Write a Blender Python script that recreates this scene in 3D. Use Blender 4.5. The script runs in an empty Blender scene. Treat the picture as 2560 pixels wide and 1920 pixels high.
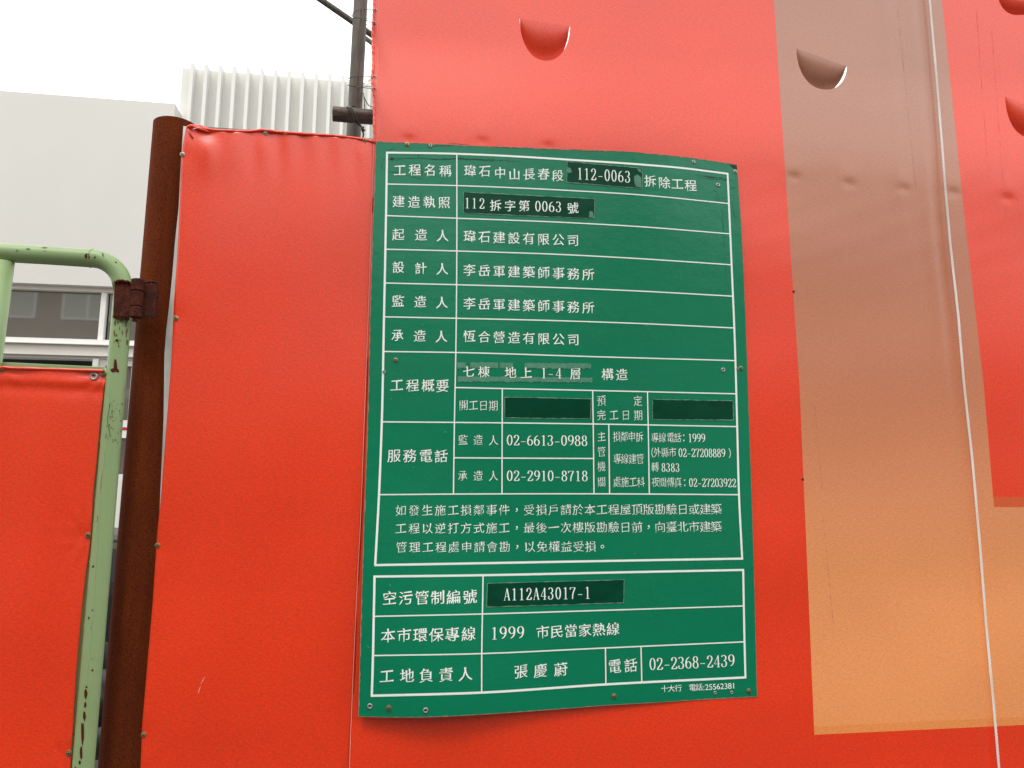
import bpy, bmesh, math, random
import numpy as np
from mathutils import Vector, Matrix
R = math.radians
random.seed(7)
C = bpy.context.scene.collection
SC = bpy.context.scene

# ------------------------------------------------------------------ camera, sky, sun, exposure
F = 1923.0                       # focal length in photo pixels (2560 wide)
TH = R(9.3)                      # camera looks up a little
CAMZ = 1.6
cam_d = bpy.data.cameras.new('camera'); cam = bpy.data.objects.new('camera', cam_d); C.objects.link(cam)
cam.location = (0, 0, CAMZ); cam.rotation_euler = (R(90) + TH, 0, 0)
cam_d.sensor_width = 36.0; cam_d.lens = 36.0 * F / 2560.0; cam_d.clip_start = 0.05; cam_d.clip_end = 2000
SC.camera = cam

SUN_EL, SUN_AZ = R(58), R(200)   # overcast: soft light from high behind the camera
world = bpy.data.worlds.new("World"); SC.world = world; world.use_nodes = True
wn, wl = world.node_tree.nodes, world.node_tree.links
wn.clear()
sky = wn.new('ShaderNodeTexSky'); sky.sky_type = 'NISHITA'; sky.sun_disc = False
sky.sun_elevation = SUN_EL; sky.sun_rotation = SUN_AZ; sky.dust_density = 3.0
tc = wn.new('ShaderNodeTexCoord')
nz = wn.new('ShaderNodeTexNoise'); nz.inputs['Scale'].default_value = 2.2; nz.inputs['Detail'].default_value = 4
cr = wn.new('ShaderNodeValToRGB')
cr.color_ramp.elements[0].position = 0.35; cr.color_ramp.elements[0].color = (18.2, 18.6, 18.6, 1)
cr.color_ramp.elements[1].position = 0.62; cr.color_ramp.elements[1].color = (20.2, 20.0, 19.2, 1)
mx = wn.new('ShaderNodeMixRGB'); mx.inputs[0].default_value = 0.93
bg = wn.new('ShaderNodeBackground'); bg.inputs['Strength'].default_value = 0.10
wo = wn.new('ShaderNodeOutputWorld')
wl.new(tc.outputs['Generated'], nz.inputs['Vector']); wl.new(nz.outputs['Fac'], cr.inputs['Fac'])
wl.new(sky.outputs['Color'], mx.inputs[1]); wl.new(cr.outputs['Color'], mx.inputs[2])
wl.new(mx.outputs['Color'], bg.inputs['Color']); wl.new(bg.outputs['Background'], wo.inputs['Surface'])

sun_d = bpy.data.lights.new('sun', 'SUN'); sun_d.energy = 1.25; sun_d.angle = R(18); sun_d.color = (1.0, 0.96, 0.9)
sun = bpy.data.objects.new('sun', sun_d); C.objects.link(sun)
sdir = Vector((math.sin(R(-20)) * math.cos(SUN_EL), -math.cos(R(-20)) * math.cos(SUN_EL), math.sin(SUN_EL)))
sun.location = sdir * 30; sun.rotation_euler = sdir.to_track_quat('Z', 'Y').to_euler()
SC.view_settings.view_transform = 'Standard'; SC.view_settings.look = 'None'
SC.view_settings.exposure = 0.0; SC.view_settings.gamma = 1.0; SC.view_settings.use_curve_mapping = False

# ------------------------------------------------------------------ projection helpers (photo pixel -> point on a real plane)
PH = R(8.73)
T = Vector((math.cos(PH), math.sin(PH), 0)); N = Vector((math.sin(PH), -math.cos(PH), 0)); Z = Vector((0, 0, 1))
CAM = Vector((0, 0, CAMZ))
def ray(x, y):
    dx = (x - 1280) / F; dy = -(y - 960) / F
    return Vector((dx, math.cos(TH) - dy * math.sin(TH), math.sin(TH) + dy * math.cos(TH)))
def on_plane(x, y, D, off=0.0):
    """point seen at pixel (x, y) on the plane parallel to the fence that crosses the view axis D metres out"""
    d = ray(x, y); P1 = Vector((0, D, 0))
    k = (N.dot(P1 - CAM) + off) / N.dot(d)
    return CAM + d * k
FD = 1.70
def W(x, y, off=0.0): return on_plane(x, y, FD, off)
def ah(P): return (P.dot(T), P.z)
def hermite(xs, ys):
    xs = np.array(xs, float); ys = np.array(ys, float)
    m = np.gradient(ys, xs)
    def f(x):
        if x <= xs[0]: return float(ys[0] + m[0] * (x - xs[0]))
        if x >= xs[-1]: return float(ys[-1] + m[-1] * (x - xs[-1]))
        i = int(np.searchsorted(xs, x) - 1); h = xs[i+1] - xs[i]; t = (x - xs[i]) / h
        return float((2*t**3-3*t**2+1)*ys[i] + (t**3-2*t**2+t)*h*m[i] + (-2*t**3+3*t**2)*ys[i+1] + (t**3-t**2)*h*m[i+1])
    return f
def lin(xs, ys): return lambda x: float(np.interp(x, xs, ys))
def gauss(d, s): return math.exp(-(d / s) ** 2)
def sm(a, b, x):
    t = max(0, min(1, (x - a) / (b - a))); return t * t * (3 - 2 * t)

# ------------------------------------------------------------------ object helpers
def tag(o, label=None, cat=None, group=None, kind=None):
    if label: o['label'] = label
    if cat: o['category'] = cat
    if group: o['group'] = group
    if kind: o['kind'] = kind
    return o
def empty(name, loc, label=None, cat=None, group=None):
    o = bpy.data.objects.new(name, None); C.objects.link(o); o.location = loc; o.empty_display_size = 0.05
    return tag(o, label, cat, group)
class MB:
    def __init__(s): s.v = []; s.f = []; s.m = []; s.uv = None
    def add(s, vs, fs, mi=0):
        b = len(s.v); s.v += [Vector(v) for v in vs]; s.f += [[b + i for i in f] for f in fs]; s.m += [mi] * len(fs)
    def frame(s, d):
        d = d.normalized(); a = Vector((0, 0, 1)) if abs(d.z) < .9 else Vector((1, 0, 0))
        u = d.cross(a).normalized(); return u, d.cross(u).normalized()
    def tube(s, pts, r, n=12, cap=True, mi=0):
        pts = [Vector(p) for p in pts]; rs = r if isinstance(r, (list, tuple)) else [r] * len(pts)
        vs = []; u = None
        for i, p in enumerate(pts):
            d = (pts[min(i+1, len(pts)-1)] - pts[max(i-1, 0)]).normalized()
            if u is None: u, w = s.frame(d)
            else:
                u = (u - d * u.dot(d)).normalized(); w = d.cross(u)
            for k in range(n):
                a = 2 * math.pi * k / n; vs.append(p + (u * math.cos(a) + w * math.sin(a)) * rs[i])
        fs = []
        for i in range(len(pts) - 1):
            for k in range(n):
                k2 = (k + 1) % n; fs.append([i*n+k, i*n+k2, (i+1)*n+k2, (i+1)*n+k])
        if cap: fs.append(list(range(n))[::-1]); fs.append([(len(pts)-1)*n + k for k in range(n)])
        s.add(vs, fs, mi); return s
    def box(s, o, ex, ey, ez, mi=0):
        """corner o and three edge vectors"""
        o, ex, ey, ez = map(Vector, (o, ex, ey, ez))
        vs = [o, o+ex, o+ex+ey, o+ey, o+ez, o+ex+ez, o+ex+ey+ez, o+ey+ez]
        s.add(vs, [[0,3,2,1],[4,5,6,7],[0,1,5,4],[1,2,6,5],[2,3,7,6],[3,0,4,7]], mi); return s
    def lathe(s, P, ax, prof, n=16, mi=0):
        """prof: list of (radius, height along ax)"""
        ax = Vector(ax).normalized(); u, w = s.frame(ax); vs = []
        for (r, h) in prof:
            for k in range(n):
                a = 2*math.pi*k/n; vs.append(Vector(P) + ax*h + (u*math.cos(a)+w*math.sin(a))*max(r, 1e-5))
        fs = []
        for i in range(len(prof)-1):
            for k in range(n):
                k2 = (k+1) % n; fs.append([i*n+k, i*n+k2, (i+1)*n+k2, (i+1)*n+k])
        s.add(vs, fs, mi); return s
    def ribbon(s, pts, w, nrm, mi=0):
        """flat strip through pts, width(s) w, lying across direction nrm"""
        pts = [Vector(p) for p in pts]; ws = w if isinstance(w, (list, tuple)) else [w]*len(pts); vs = []
        for i, p in enumerate(pts):
            d = (pts[min(i+1, len(pts)-1)] - pts[max(i-1, 0)]).normalized(); q = d.cross(nrm).normalized()
            vs += [p - q*ws[i]/2, p + q*ws[i]/2]
        s.add(vs, [[2*i, 2*i+1, 2*i+3, 2*i+2] for i in range(len(pts)-1)], mi); return s
    def build(s, name, mats, parent=None, smooth=False, uv=True, bevel=0):
        me = bpy.data.meshes.new(name); o0 = parent
        base = Vector((0, 0, 0))
        q = parent
        while q is not None: base = base + q.location; q = q.parent
        me.from_pydata([v - base for v in s.v], [], s.f)
        if not isinstance(mats, (list, tuple)): mats = [mats]
        for m in mats: me.materials.append(m)
        for p, mi in zip(me.polygons, s.m): p.material_index = mi; p.use_smooth = smooth
        if uv:
            ul = me.uv_layers.new(name='uv')
            for lp in me.loops: ul.data[lp.index].uv = ah(s.v[lp.vertex_index])
        bm = bmesh.new(); bm.from_mesh(me); bmesh.ops.recalc_face_normals(bm, faces=bm.faces) if not getattr(s, 'keepn', False) else None
        bm.to_mesh(me); bm.free()
        if smooth and smooth is not True: 
            pass
        o = bpy.data.objects.new(name, me); C.objects.link(o)
        if parent: o.parent = parent
        if bevel:
            b = o.modifiers.new('bevel', 'BEVEL'); b.width = bevel; b.segments = 2; b.limit_method = 'ANGLE'
        return o

# ------------------------------------------------------------------ materials
def S2L(c): return tuple(((v/255)/12.92 if v/255 <= .04045 else ((v/255+.055)/1.055)**2.4) for v in c)
def mat(name, col, rough=.6, spec=.5, metal=0.0):
    m = bpy.data.materials.new(name); m.use_nodes = True; b = m.node_tree.nodes['Principled BSDF']
    b.inputs['Base Color'].default_value = (*col, 1); b.inputs['Roughness'].default_value = rough
    b.inputs['Specular IOR Level'].default_value = spec; b.inputs['Metallic'].default_value = metal
    return m
def nd(m, t, **kw):
    n = m.node_tree.nodes.new(t)
    for k, v in kw.items():
        if k in n.inputs.keys(): n.inputs[k].default_value = v
        else: setattr(n, k, v)
    return n
def lk(m, a, b): m.node_tree.links.new(a, b)
def math_n(m, op, a, b=None, c=None):
    n = nd(m, 'ShaderNodeMath', operation=op)
    for i, v in enumerate((a, b, c)):
        if v is None: continue
        if isinstance(v, (int, float)): n.inputs[i].default_value = v
        else: lk(m, v, n.inputs[i])
    return n.outputs[0]
def mixc(m, fac, a, b, mode='MIX'):
    n = nd(m, 'ShaderNodeMixRGB', blend_type=mode)
    for i, v in enumerate((fac, a, b)):
        if isinstance(v, (int, float)): n.inputs[i].default_value = v
        elif isinstance(v, tuple): n.inputs[i].default_value = (*v, 1)
        else: lk(m, v, n.inputs[i])
    return n.outputs[0]
def noise(m, vec, scale, detail=3, rough=.5):
    n = nd(m, 'ShaderNodeTexNoise', Scale=scale, Detail=detail, Roughness=rough); lk(m, vec, n.inputs['Vector']); return n.outputs['Fac']
def mapping(m, src, scale=(1,1,1), rot=(0,0,0), loc=(0,0,0)):
    n = nd(m, 'ShaderNodeMapping'); n.inputs['Scale'].default_value = scale; n.inputs['Rotation'].default_value = rot; n.inputs['Location'].default_value = loc
    lk(m, src, n.inputs['Vector']); return n.outputs[0]
def ramp(m, fac, stops):
    n = nd(m, 'ShaderNodeValToRGB'); e = n.color_ramp.elements
    while len(e) < len(stops): e.new(.5)
    for i, (p, c) in enumerate(stops):
        e[i].position = p; e[i].color = (*(c if isinstance(c, tuple) else (c, c, c)), 1)
    lk(m, fac, n.inputs[0]); return n.outputs[0]
def BS(m): return m.node_tree.nodes['Principled BSDF']
def bump(m, h, strength, dist=.001):
    n = nd(m, 'ShaderNodeBump', Strength=strength, Distance=dist); lk(m, h, n.inputs['Height']); lk(m, n.outputs[0], BS(m).inputs['Normal'])

FAB_ROUGH, FAB_SPEC = .32, .90
def fabric(name, col, grad=None, var=.19):
    m = mat(name, col, FAB_ROUGH, FAB_SPEC)
    uv = nd(m, 'ShaderNodeTexCoord').outputs['UV']
    fine = noise(m, mapping(m, uv, (170, 520, 1)), 1.0, 3, .65)           # slubs running along the weft
    fine2 = noise(m, mapping(m, uv, (420, 170, 1)), 1.0, 2, .6)
    diag = noise(m, mapping(m, uv, (90, 260, 1), (0, 0, R(24))), 1.0, 3, .6)
    big = noise(m, mapping(m, uv, (3, 4, 1)), 1.0, 4, .55)
    s = math_n(m, 'ADD', math_n(m, 'MULTIPLY', fine, .45), math_n(m, 'MULTIPLY', fine2, .3))
    s = math_n(m, 'ADD', s, math_n(m, 'MULTIPLY', diag, .25))
    base = col
    if grad:   # printed gradient: colour follows the height on the cloth
        sx = nd(m, 'ShaderNodeSeparateXYZ'); lk(m, uv, sx.inputs[0])
        hgt = math_n(m, 'ADD', math_n(m, 'MULTIPLY', math_n(m, 'SUBTRACT', sx.outputs['Y'], 1.0), 1/1.6),
                     math_n(m, 'MULTIPLY', math_n(m, 'SUBTRACT', big, .5), .10))
        base = ramp(m, hgt, grad)
    f = ramp(m, s, [(.36, 1 - var*1.3), (.64, 1 + var*.9)])
    f2 = ramp(m, big, [(.3, .95), (.7, 1.04)])
    c = mixc(m, 1, base, f, 'MULTIPLY'); c = mixc(m, 1, c, f2, 'MULTIPLY')
    lk(m, c, BS(m).inputs['Base Color'])
    h = math_n(m, 'ADD', s, math_n(m, 'MULTIPLY', big, 1.2))
    bump(m, h, .40, .0008)
    return m
RED = (.90, .040, .0008)
M = {}
M['red'] = fabric('red_mesh_fabric', RED)
M['brown'] = fabric('printed_brown_fabric', (.4, .25, .15), grad=[(.04, (1.0, .37, .125)), (.25, (.95, .36, .13)), (.42, (.76, .27, .115)), (.59, (.60, .205, .10)), (.775, (.52, .175, .09)), (.9, (.54, .205, .115)), (1.0, (.47, .20, .13))], var=.15)
M['orange'] = fabric('printed_orange_fabric', (.95, .32, .085), var=.15)
M['deep_orange'] = fabric('printed_deep_orange_fabric', (.74, .10, .016), var=.12)
M['stitch'] = mat('pale_stitching', (.75, .42, .36), .8)

# green enamel of the notice board
m = M['green'] = mat('green_sign_enamel', (.002, .155, .068), .22, .36)
uv = nd(m, 'ShaderNodeTexCoord').outputs['UV']
big = noise(m, mapping(m, uv, (5, 5, 1)), 1, 5, .6); fine = noise(m, uv, 160, 3, .6)
vert = noise(m, mapping(m, uv, (60, 3, 1)), 1, 4, .6)
sxy = nd(m, 'ShaderNodeSeparateXYZ'); lk(m, uv, sxy.inputs[0])
c = mixc(m, ramp(m, big, [(.35, 0.0), (.75, .35)]), (.0, .205, .100), (.0, .172, .078))
grime = math_n(m, 'MULTIPLY', ramp(m, vert, [(.55, 0.0), (.8, .45)]), ramp(m, math_n(m, 'DIVIDE', sxy.outputs['Y'], 3.0), [(.70, 0.0), (.80, 1.0)]))
c = mixc(m, grime, c, (.02, .085, .05))
c = mixc(m, math_n(m, 'MULTIPLY', ramp(m, fine, [(.68, 0.0), (.74, 1.0)]), .18), c, (.02, .24, .13))
lk(m, c, BS(m).inputs['Base Color'])
lk(m, ramp(m, big, [(.3, .20), (.7, .30)]), BS(m).inputs['Roughness'])
bump(m, math_n(m, 'ADD', math_n(m, 'MULTIPLY', big, 3.0), math_n(m, 'MULTIPLY', fine, .12)), .25, .004)
M['green_edge'] = mat('worn_sign_edge', (.33, .22, .16), .8)
m = M['white_print'] = mat('white_sign_print', (.80, .90, .85), .45, .5)
uv = nd(m, 'ShaderNodeTexCoord').outputs['UV']; nn = noise(m, uv, 60, 5, .65)
lk(m, mixc(m, ramp(m, nn, [(.68, 0.0), (.82, .5)]), (.88, .97, .92), (.20, .42, .32)), BS(m).inputs['Base Color'])
m = M['strip'] = mat('dark_green_tape', (.004, .050, .028), .22, .14)
uv = nd(m, 'ShaderNodeTexCoord').outputs['UV']
wr = noise(m, mapping(m, uv, (220, 45, 1), (0, 0, R(-18))), 1, 4, .6); b2 = noise(m, mapping(m, uv, (18, 30, 1)), 1, 4, .6)
c = mixc(m, ramp(m, b2, [(.4, 0.0), (.7, .5)]), (.001, .052, .026), (.003, .080, .045))
c = mixc(m, ramp(m, wr, [(.69, 0.0), (.76, .4)]), c, (.12, .27, .18))
lk(m, c, BS(m).inputs['Base Color']); bump(m, b2, .4, .002)
M['strip_edge'] = mat('pale_tape_edge', (.20, .34, .25), .5)
m = M['residue'] = mat('tape_residue', (.06, .24, .15), .6)
uv = nd(m, 'ShaderNodeTexCoord').outputs['UV']; b2 = noise(m, mapping(m, uv, (90, 90, 1)), 1, 5, .7)
lk(m, mixc(m, ramp(m, b2, [(.42, 0.0), (.6, 1.0)]), (.055, .23, .145), (.095, .27, .185)), BS(m).inputs['Base Color'])
M['crack'] = mat('cracked_paint', (.006, .055, .035), .8)

# rust, paint, steel
m = M['rust'] = mat('rusted_steel', (.10, .03, .012), .85, .08)
ob = nd(m, 'ShaderNodeTexCoord').outputs['Object']
g1 = noise(m, ob, 420, 3, .7); g2 = noise(m, mapping(m, ob, (60, 60, 2.2)), 1, 4, .6); g3 = noise(m, mapping(m, ob, (12, 12, 4)), 1, 4, .6)
c = mixc(m, ramp(m, g1, [(.38, 0.0), (.66, 1.0)]), (.065, .010, .004), (.205, .043, .008))
c = mixc(m, math_n(m, 'MULTIPLY', ramp(m, g2, [(.42, 0.0), (.70, 1.0)]), .5), c, (.19, .038, .007))
c = mixc(m, ramp(m, g3, [(.40, 0.0), (.72, .55)]), c, (.07, .011, .006))
lk(m, c, BS(m).inputs['Base Color']); bump(m, g1, .5, .0015)
m = M['rust_red'] = mat('red_rust_scale', (.12, .028, .012), .85, .25)
ob = nd(m, 'ShaderNodeTexCoord').outputs['Object']
g1 = noise(m, ob, 300, 4, .75); g3 = noise(m, ob, 45, 4, .6)
c = mixc(m, ramp(m, g1, [(.38, 0.0), (.66, 1.0)]), (.045, .009, .007), (.17, .035, .010))
c = mixc(m, ramp(m, g3, [(.42, 0.0), (.62, .75)]), c, (.030, .007, .006))
lk(m, c, BS(m).inputs['Base Color']); bump(m, math_n(m, 'ADD', g1, g3), .9, .003)
m = M['mint'] = mat('chipped_mint_paint', (.22, .32, .19), .42, .5)
ob = nd(m, 'ShaderNodeTexCoord').outputs['Object']
g1 = noise(m, mapping(m, ob, (1, 1, .6)), 30, 6, .62); g2 = noise(m, ob, 7, 4, .55); g3 = noise(m, ob, 120, 3, .6)
chips = ramp(m, math_n(m, 'ADD', g1, math_n(m, 'MULTIPLY', g2, .35)), [(.845, 0.0), (.86, 1.0)])
stain = math_n(m, 'MULTIPLY', ramp(m, g2, [(.5, 0.0), (.72, 1.0)]), ramp(m, g3, [(.4, .2), (.7, .7)]))
c = mixc(m, ramp(m, noise(m, ob, 3, 3), [(.3, 0.0), (.7, 1.0)]), (.25, .37, .165), (.295, .415, .195))
c = mixc(m, math_n(m, 'MULTIPLY', stain, .38), c, (.15, .13, .035))
c = mixc(m, chips, c, (.085, .02, .01))
lk(m, c, BS(m).inputs['Base Color']); lk(m, ramp(m, chips, [(0, .42), (1, .85)]), BS(m).inputs['Roughness'])
bump(m, math_n(m, 'SUBTRACT', math_n(m, 'MULTIPLY', g2, 2.0), chips), .35, .002)
M['chip'] = mat('bare_rust_patch', (.085, .016, .009), .9, .2)
M['primer'] = mat('cream_primer', (.38, .42, .26), .7)
M['stain'] = mat('black_mildew_stain', (.10, .13, .075), .8)
m = M['scaffold'] = mat('weathered_scaffold_tube', (.14, .135, .12), .62, .35, .2)
ob = nd(m, 'ShaderNodeTexCoord').outputs['Object']
g2 = noise(m, mapping(m, ob, (120, 120, 9)), 1, 5, .65); g3 = noise(m, ob, 25, 4, .6)
c = mixc(m, ramp(m, g2, [(.3, 0.0), (.7, 1.0)]), (.055, .055, .05), (.16, .152, .13))
c = mixc(m, ramp(m, g3, [(.5, 0.0), (.75, .6)]), c, (.12, .095, .06))
lk(m, c, BS(m).inputs['Base Color']); bump(m, g2, .3, .001)
m = M['scaffold_h'] = mat('grimy_scaffold_ledger', (.10, .09, .08), .6, .35, .2)
ob = nd(m, 'ShaderNodeTexCoord').outputs['Object']
g2 = noise(m, mapping(m, ob, (14, 120, 120)), 1, 5, .65)
c = mixc(m, ramp(m, g2, [(.35, 0.0), (.7, 1.0)]), (.045, .040, .036), (.17, .14, .115))
lk(m, c, BS(m).inputs['Base Color']); bump(m, g2, .4, .0015)
M['brass'] = mat('yellowed_zinc', (.36, .30, .17), .34, .5, .85)
M['zinc'] = mat('grey_zinc', (.42, .42, .42), .42, .5, .8)
M['dark'] = mat('dark_socket', (.02, .016, .014), .7)
M['wire'] = mat('black_iron_wire', (.045, .042, .04), .45, .5, .5)
m = M['sheet'] = mat('white_hoarding_sheet', (.62, .62, .60), .5)
ob = nd(m, 'ShaderNodeTexCoord').outputs['UV']
lk(m, mixc(m, ramp(m, noise(m, mapping(m, ob, (40, 8, 1)), 1, 5, .65), [(.4, 0.0), (.75, 1.0)]), (.66, .66, .64), (.40, .39, .36)), BS(m).inputs['Base Color'])
m = M['rope'] = mat('white_nylon_rope', (.78, .74, .70), .55)
ob = nd(m, 'ShaderNodeTexCoord').outputs['Object']
lk(m, mixc(m, ramp(m, noise(m, mapping(m, ob, (1, 1, .5)), 12, 5, .6), [(.4, 0.0), (.7, 1.0)]), (.90, .88, .85), (.72, .64, .60)), BS(m).inputs['Base Color'])

# building
def plaster(name, a, b, sc=.6):
    m = mat(name, a, .75, .3); ob = nd(m, 'ShaderNodeTexCoord').outputs['Object']
    n1 = noise(m, mapping(m, ob, (1, 1, .5)), sc, 6, .6)
    lk(m, mixc(m, ramp(m, n1, [(.35, 0.0), (.7, 1.0)]), a, b), BS(m).inputs['Base Color'])
    bump(m, noise(m, ob, 40, 4), .2, .004); return m
M['plaster'] = plaster('white_render', (.66, .65, .622), (.635, .625, .596))
M['panel'] = plaster('pale_grey_panel', (.72, .72, .675), (.68, .68, .64), 2)
M['fin'] = plaster('white_metal_fin', (.76, .76, .74), (.73, .73, .71), 2)
M['frame'] = mat('white_window_frame', (.76, .75, .72), .5)
M['fascia'] = plaster('cream_fascia', (.74, .70, .64), (.70, .66, .60), 2)
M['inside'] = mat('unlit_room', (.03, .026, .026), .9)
M['curtain'] = mat('grey_curtain', (.30, .32, .29), .9)
m = M['glass'] = bpy.data.materials.new('window_glass'); m.use_nodes = True
b = BS(m); b.inputs['Base Color'].default_value = (.085, .085, .072, 1); b.inputs['Roughness'].default_value = .03
b.inputs['Specular IOR Level'].default_value = .9; b.inputs['IOR'].default_value = 2.2
b.inputs['Alpha'].default_value = .86
m = M['asphalt'] = mat('asphalt', (.06, .06, .058), .9); ob = nd(m, 'ShaderNodeTexCoord').outputs['Object']
lk(m, mixc(m, noise(m, ob, 90, 4, .7), (.035, .035, .034), (.085, .083, .08)), BS(m).inputs['Base Color'])
m = M['paving'] = mat('concrete_paving', (.12, .115, .11), .9); ob = nd(m, 'ShaderNodeTexCoord').outputs['Object']
lk(m, mixc(m, noise(m, ob, 3, 6, .7), (.085, .083, .08), (.14, .135, .13)), BS(m).inputs['Base Color'])
m = M['tile'] = mat('brown_wall_tile', (.26, .19, .15), .6); ob = nd(m, 'ShaderNodeTexCoord').outputs['Object']
bk = nd(m, 'ShaderNodeTexBrick', Scale=1.0); bk.inputs['Color1'].default_value = (.36, .27, .22, 1); bk.inputs['Color2'].default_value = (.30, .23, .19, 1); bk.inputs['Mortar'].default_value = (.32, .30, .27, 1)
bk.inputs['Brick Width'].default_value = .25; bk.inputs['Row Height'].default_value = .07; bk.inputs['Mortar Size'].default_value = .006
lk(m, mapping(m, ob, (1, 1, 1), (R(90), 0, 0)), bk.inputs['Vector']); lk(m, bk.outputs['Color'], BS(m).inputs['Base Color'])
M['curtained'] = mat('curtained_window', (.46, .46, .40), .5)
M['tile2'] = plaster('ochre_render', (.24, .19, .13), (.18, .145, .10), 1.5)
M['plastic'] = mat('black_scooter_plastic', (.015, .015, .017), .3)
M['chrome'] = mat('polished_metal', (.6, .6, .6), .2, .5, 1.0)
M['rubber'] = mat('tyre_rubber', (.02, .02, .02), .85)
M['redlens'] = mat('red_lens', (.5, .02, .02), .25)
M['white_paint'] = mat('white_gloss', (.75, .75, .74), .35)

# ------------------------------------------------------------------ setting
g = MB(); g.add([(-150, -150, 0), (150, -150, 0), (150, 150, 0), (-150, 150, 0)], [[0, 1, 2, 3]])
tag(g.build('ground', M['paving']), 'grey concrete ground around the building site', kind='structure')
g = MB(); g.add([(-80, 4.2, .004), (80, 4.2 + 160*math.tan(PH), .004), (80, 9.7 + 160*math.tan(PH), .004), (-80, 9.7, .004)], [[0, 1, 2, 3]])
# asphalt lane between the hoarding and the white building (parallel to both)
g = MB(); o = Vector((0, 4.6, .004)) - T*60; g.add([o, o + T*120, o + T*120 - N*5.5, o - N*5.5], [[0, 1, 2, 3]])
tag(g.build('road', M['asphalt']), 'dark asphalt lane in front of the white building', kind='structure')
g = MB(); o = Vector((0, .9, .004)) - T*60; g.add([o, o + T*120, o + T*120 + N*9, o + N*9], [[0, 1, 2, 3]])
tag(g.build('road', M['asphalt']), 'asphalt street on this side of the hoarding', kind='structure')

# ------------------------------------------------------------------ white building behind (facade parallel to the fence)
BD = 14.0
BO = Vector((0, BD, 0))
def BP(a, z, d=0.0): return BO + T*a + N*d + Z*z        # d > 0 is nearer the camera
def bah(x, y, d=0.0):
    P = on_plane(x, y, BD, d); return ((P - BO).dot(T), P.z)
def bbox(mb, a0, a1, z0, z1, d0, d1, mi=0): mb.box(BP(a0, z0, d0), T*(a1-a0), N*(d1-d0), Z*(z1-z0), mi)
aC = bah(438, 264)[0]; zTop = bah(220, 243)[1]
zLint = bah(150, 711)[1]; zGt = bah(150, 721)[1]; zGb = bah(120, 844.5)[1]
zS1 = bah(140, 858.5)[1]; zF1 = bah(150, 861)[1]; zF0 = bah(150, 887)[1]; zO = bah(150, 893)[1]
bl = empty('white_building', BP(0, 0), 'plain white rendered building with a long window band, a finned upper box beside it', 'building')
aL = -13.0
b = MB(); bbox(b, aL, aC, zLint, zTop, -7.0, 0); b.build('upper_wall', M['plaster'], bl)
b = MB(); bbox(b, aL, aC + .35, zGt, zLint - .002, -.35, -.12); b.build('lintel', M['fascia'], bl)
b = MB(); bbox(b, aL, aC - .06, zS1, zGb, -.30, -.02)
b.build('sill', M['frame'], bl)
b = MB(); bbox(b, aL, aC - .04, zF1 , zS1 - .002, -.30, .06); b.build('ledge', M['frame'], bl)
b = MB(); bbox(b, aL, aC - .06, zF0, zF1 - .002, -.30, -.01); b.build('fascia', M['fascia'], bl)
b = MB(); bbox(b, aL, aC - .06, zO, zF0 - .002, -.30, -.10); b.build('soffit_strip', M['frame'], bl)
# window band: panes between white mullions
mull_a = [bah(246, 790)[0]]
step = 2.75
mulls = [mull_a[0] - step*2, mull_a[0] - step, mull_a[0], mull_a[0] + .95]
mw = .085
for a in mulls:
    b = MB(); bbox(b, a - mw*.4, a + mw*.6, zGb + .002, zGt - .002, -.26, -.14); b.build('mullion', M['frame'], bl)
edges = [aL] + mulls + [aC - .1]
for i in range(len(edges) - 1):
    b = MB(); bbox(b, edges[i] + mw, edges[i+1] - mw*.5, zGb + .002, zGt - .002, -.235, -.225); b.build('window_pane', M['glass'], bl)
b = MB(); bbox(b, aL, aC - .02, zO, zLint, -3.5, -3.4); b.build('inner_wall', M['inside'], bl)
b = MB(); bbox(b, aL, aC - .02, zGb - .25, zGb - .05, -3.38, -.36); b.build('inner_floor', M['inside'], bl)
# curtains seen dimly behind the glass
for (x0, x1) in ((70, 132), (168, 212)):
    a0, a1 = bah(x0, 780, -.6)[0], bah(x1, 780, -.6)[0]; b = MB(); n = 28; vs = []
    for i in range(n + 1):
        a = a0 + (a1-a0)*i/n; dd = -.6 + .03*math.sin(i*2.1) + .015*math.sin(i*.9)
        vs += [BP(a, zGb + .12, dd), BP(a, zGt - .12, dd)]
    b.add(vs, [[2*i, 2*i+2, 2*i+3, 2*i+1] for i in range(n)]); b.build('curtain', M['curtain'], bl, smooth=True)
# ground floor: dark shop opening, white column, narrow windows, lower wall
aCol = bah(229, 905)[0]; cw = .09
b = MB(); bbox(b, aL, aL + .3, 0, zO - .002, -.3, -.05); b.build('pier', M['plaster'], bl)
b = MB(); bbox(b, aCol, aCol + cw, 0, zO - .002, -.3, -.04); b.build('column', M['plaster'], bl)
b = MB(); bbox(b, aC - .30, aC - .06, 0, zO - .002, -.3, -.03); b.build('pier', M['plaster'], bl)
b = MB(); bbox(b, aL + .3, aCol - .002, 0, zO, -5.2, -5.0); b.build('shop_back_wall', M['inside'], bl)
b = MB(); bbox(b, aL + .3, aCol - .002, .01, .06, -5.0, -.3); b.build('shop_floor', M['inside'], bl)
b = MB(); bbox(b, aCol + cw + .002, aC - .3, zO - .10, zO - .004, -.26, -.12); bbox(b, aCol + cw + .002, aCol + cw + .09, 2.2, zO - .102, -.26, -.12)
bbox(b, aC - .42, aC - .302, 2.2, zO - .102, -.26, -.12); bbox(b, aCol + cw + .002, aC - .3, 2.08, 2.198, -.26, -.12); b.build('window_frame', M['frame'], bl)
b = MB(); bbox(b, aCol + cw + .092, aC - .422, 2.2, zO - .102, -.21, -.20); b.build('window_pane', M['glass'], bl)
b = MB(); bbox(b, aCol + cw + .002, aC - .302, 0, 2.078, -.3, -.12); b.build('ground_floor_wall', M['panel'], bl)
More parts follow.
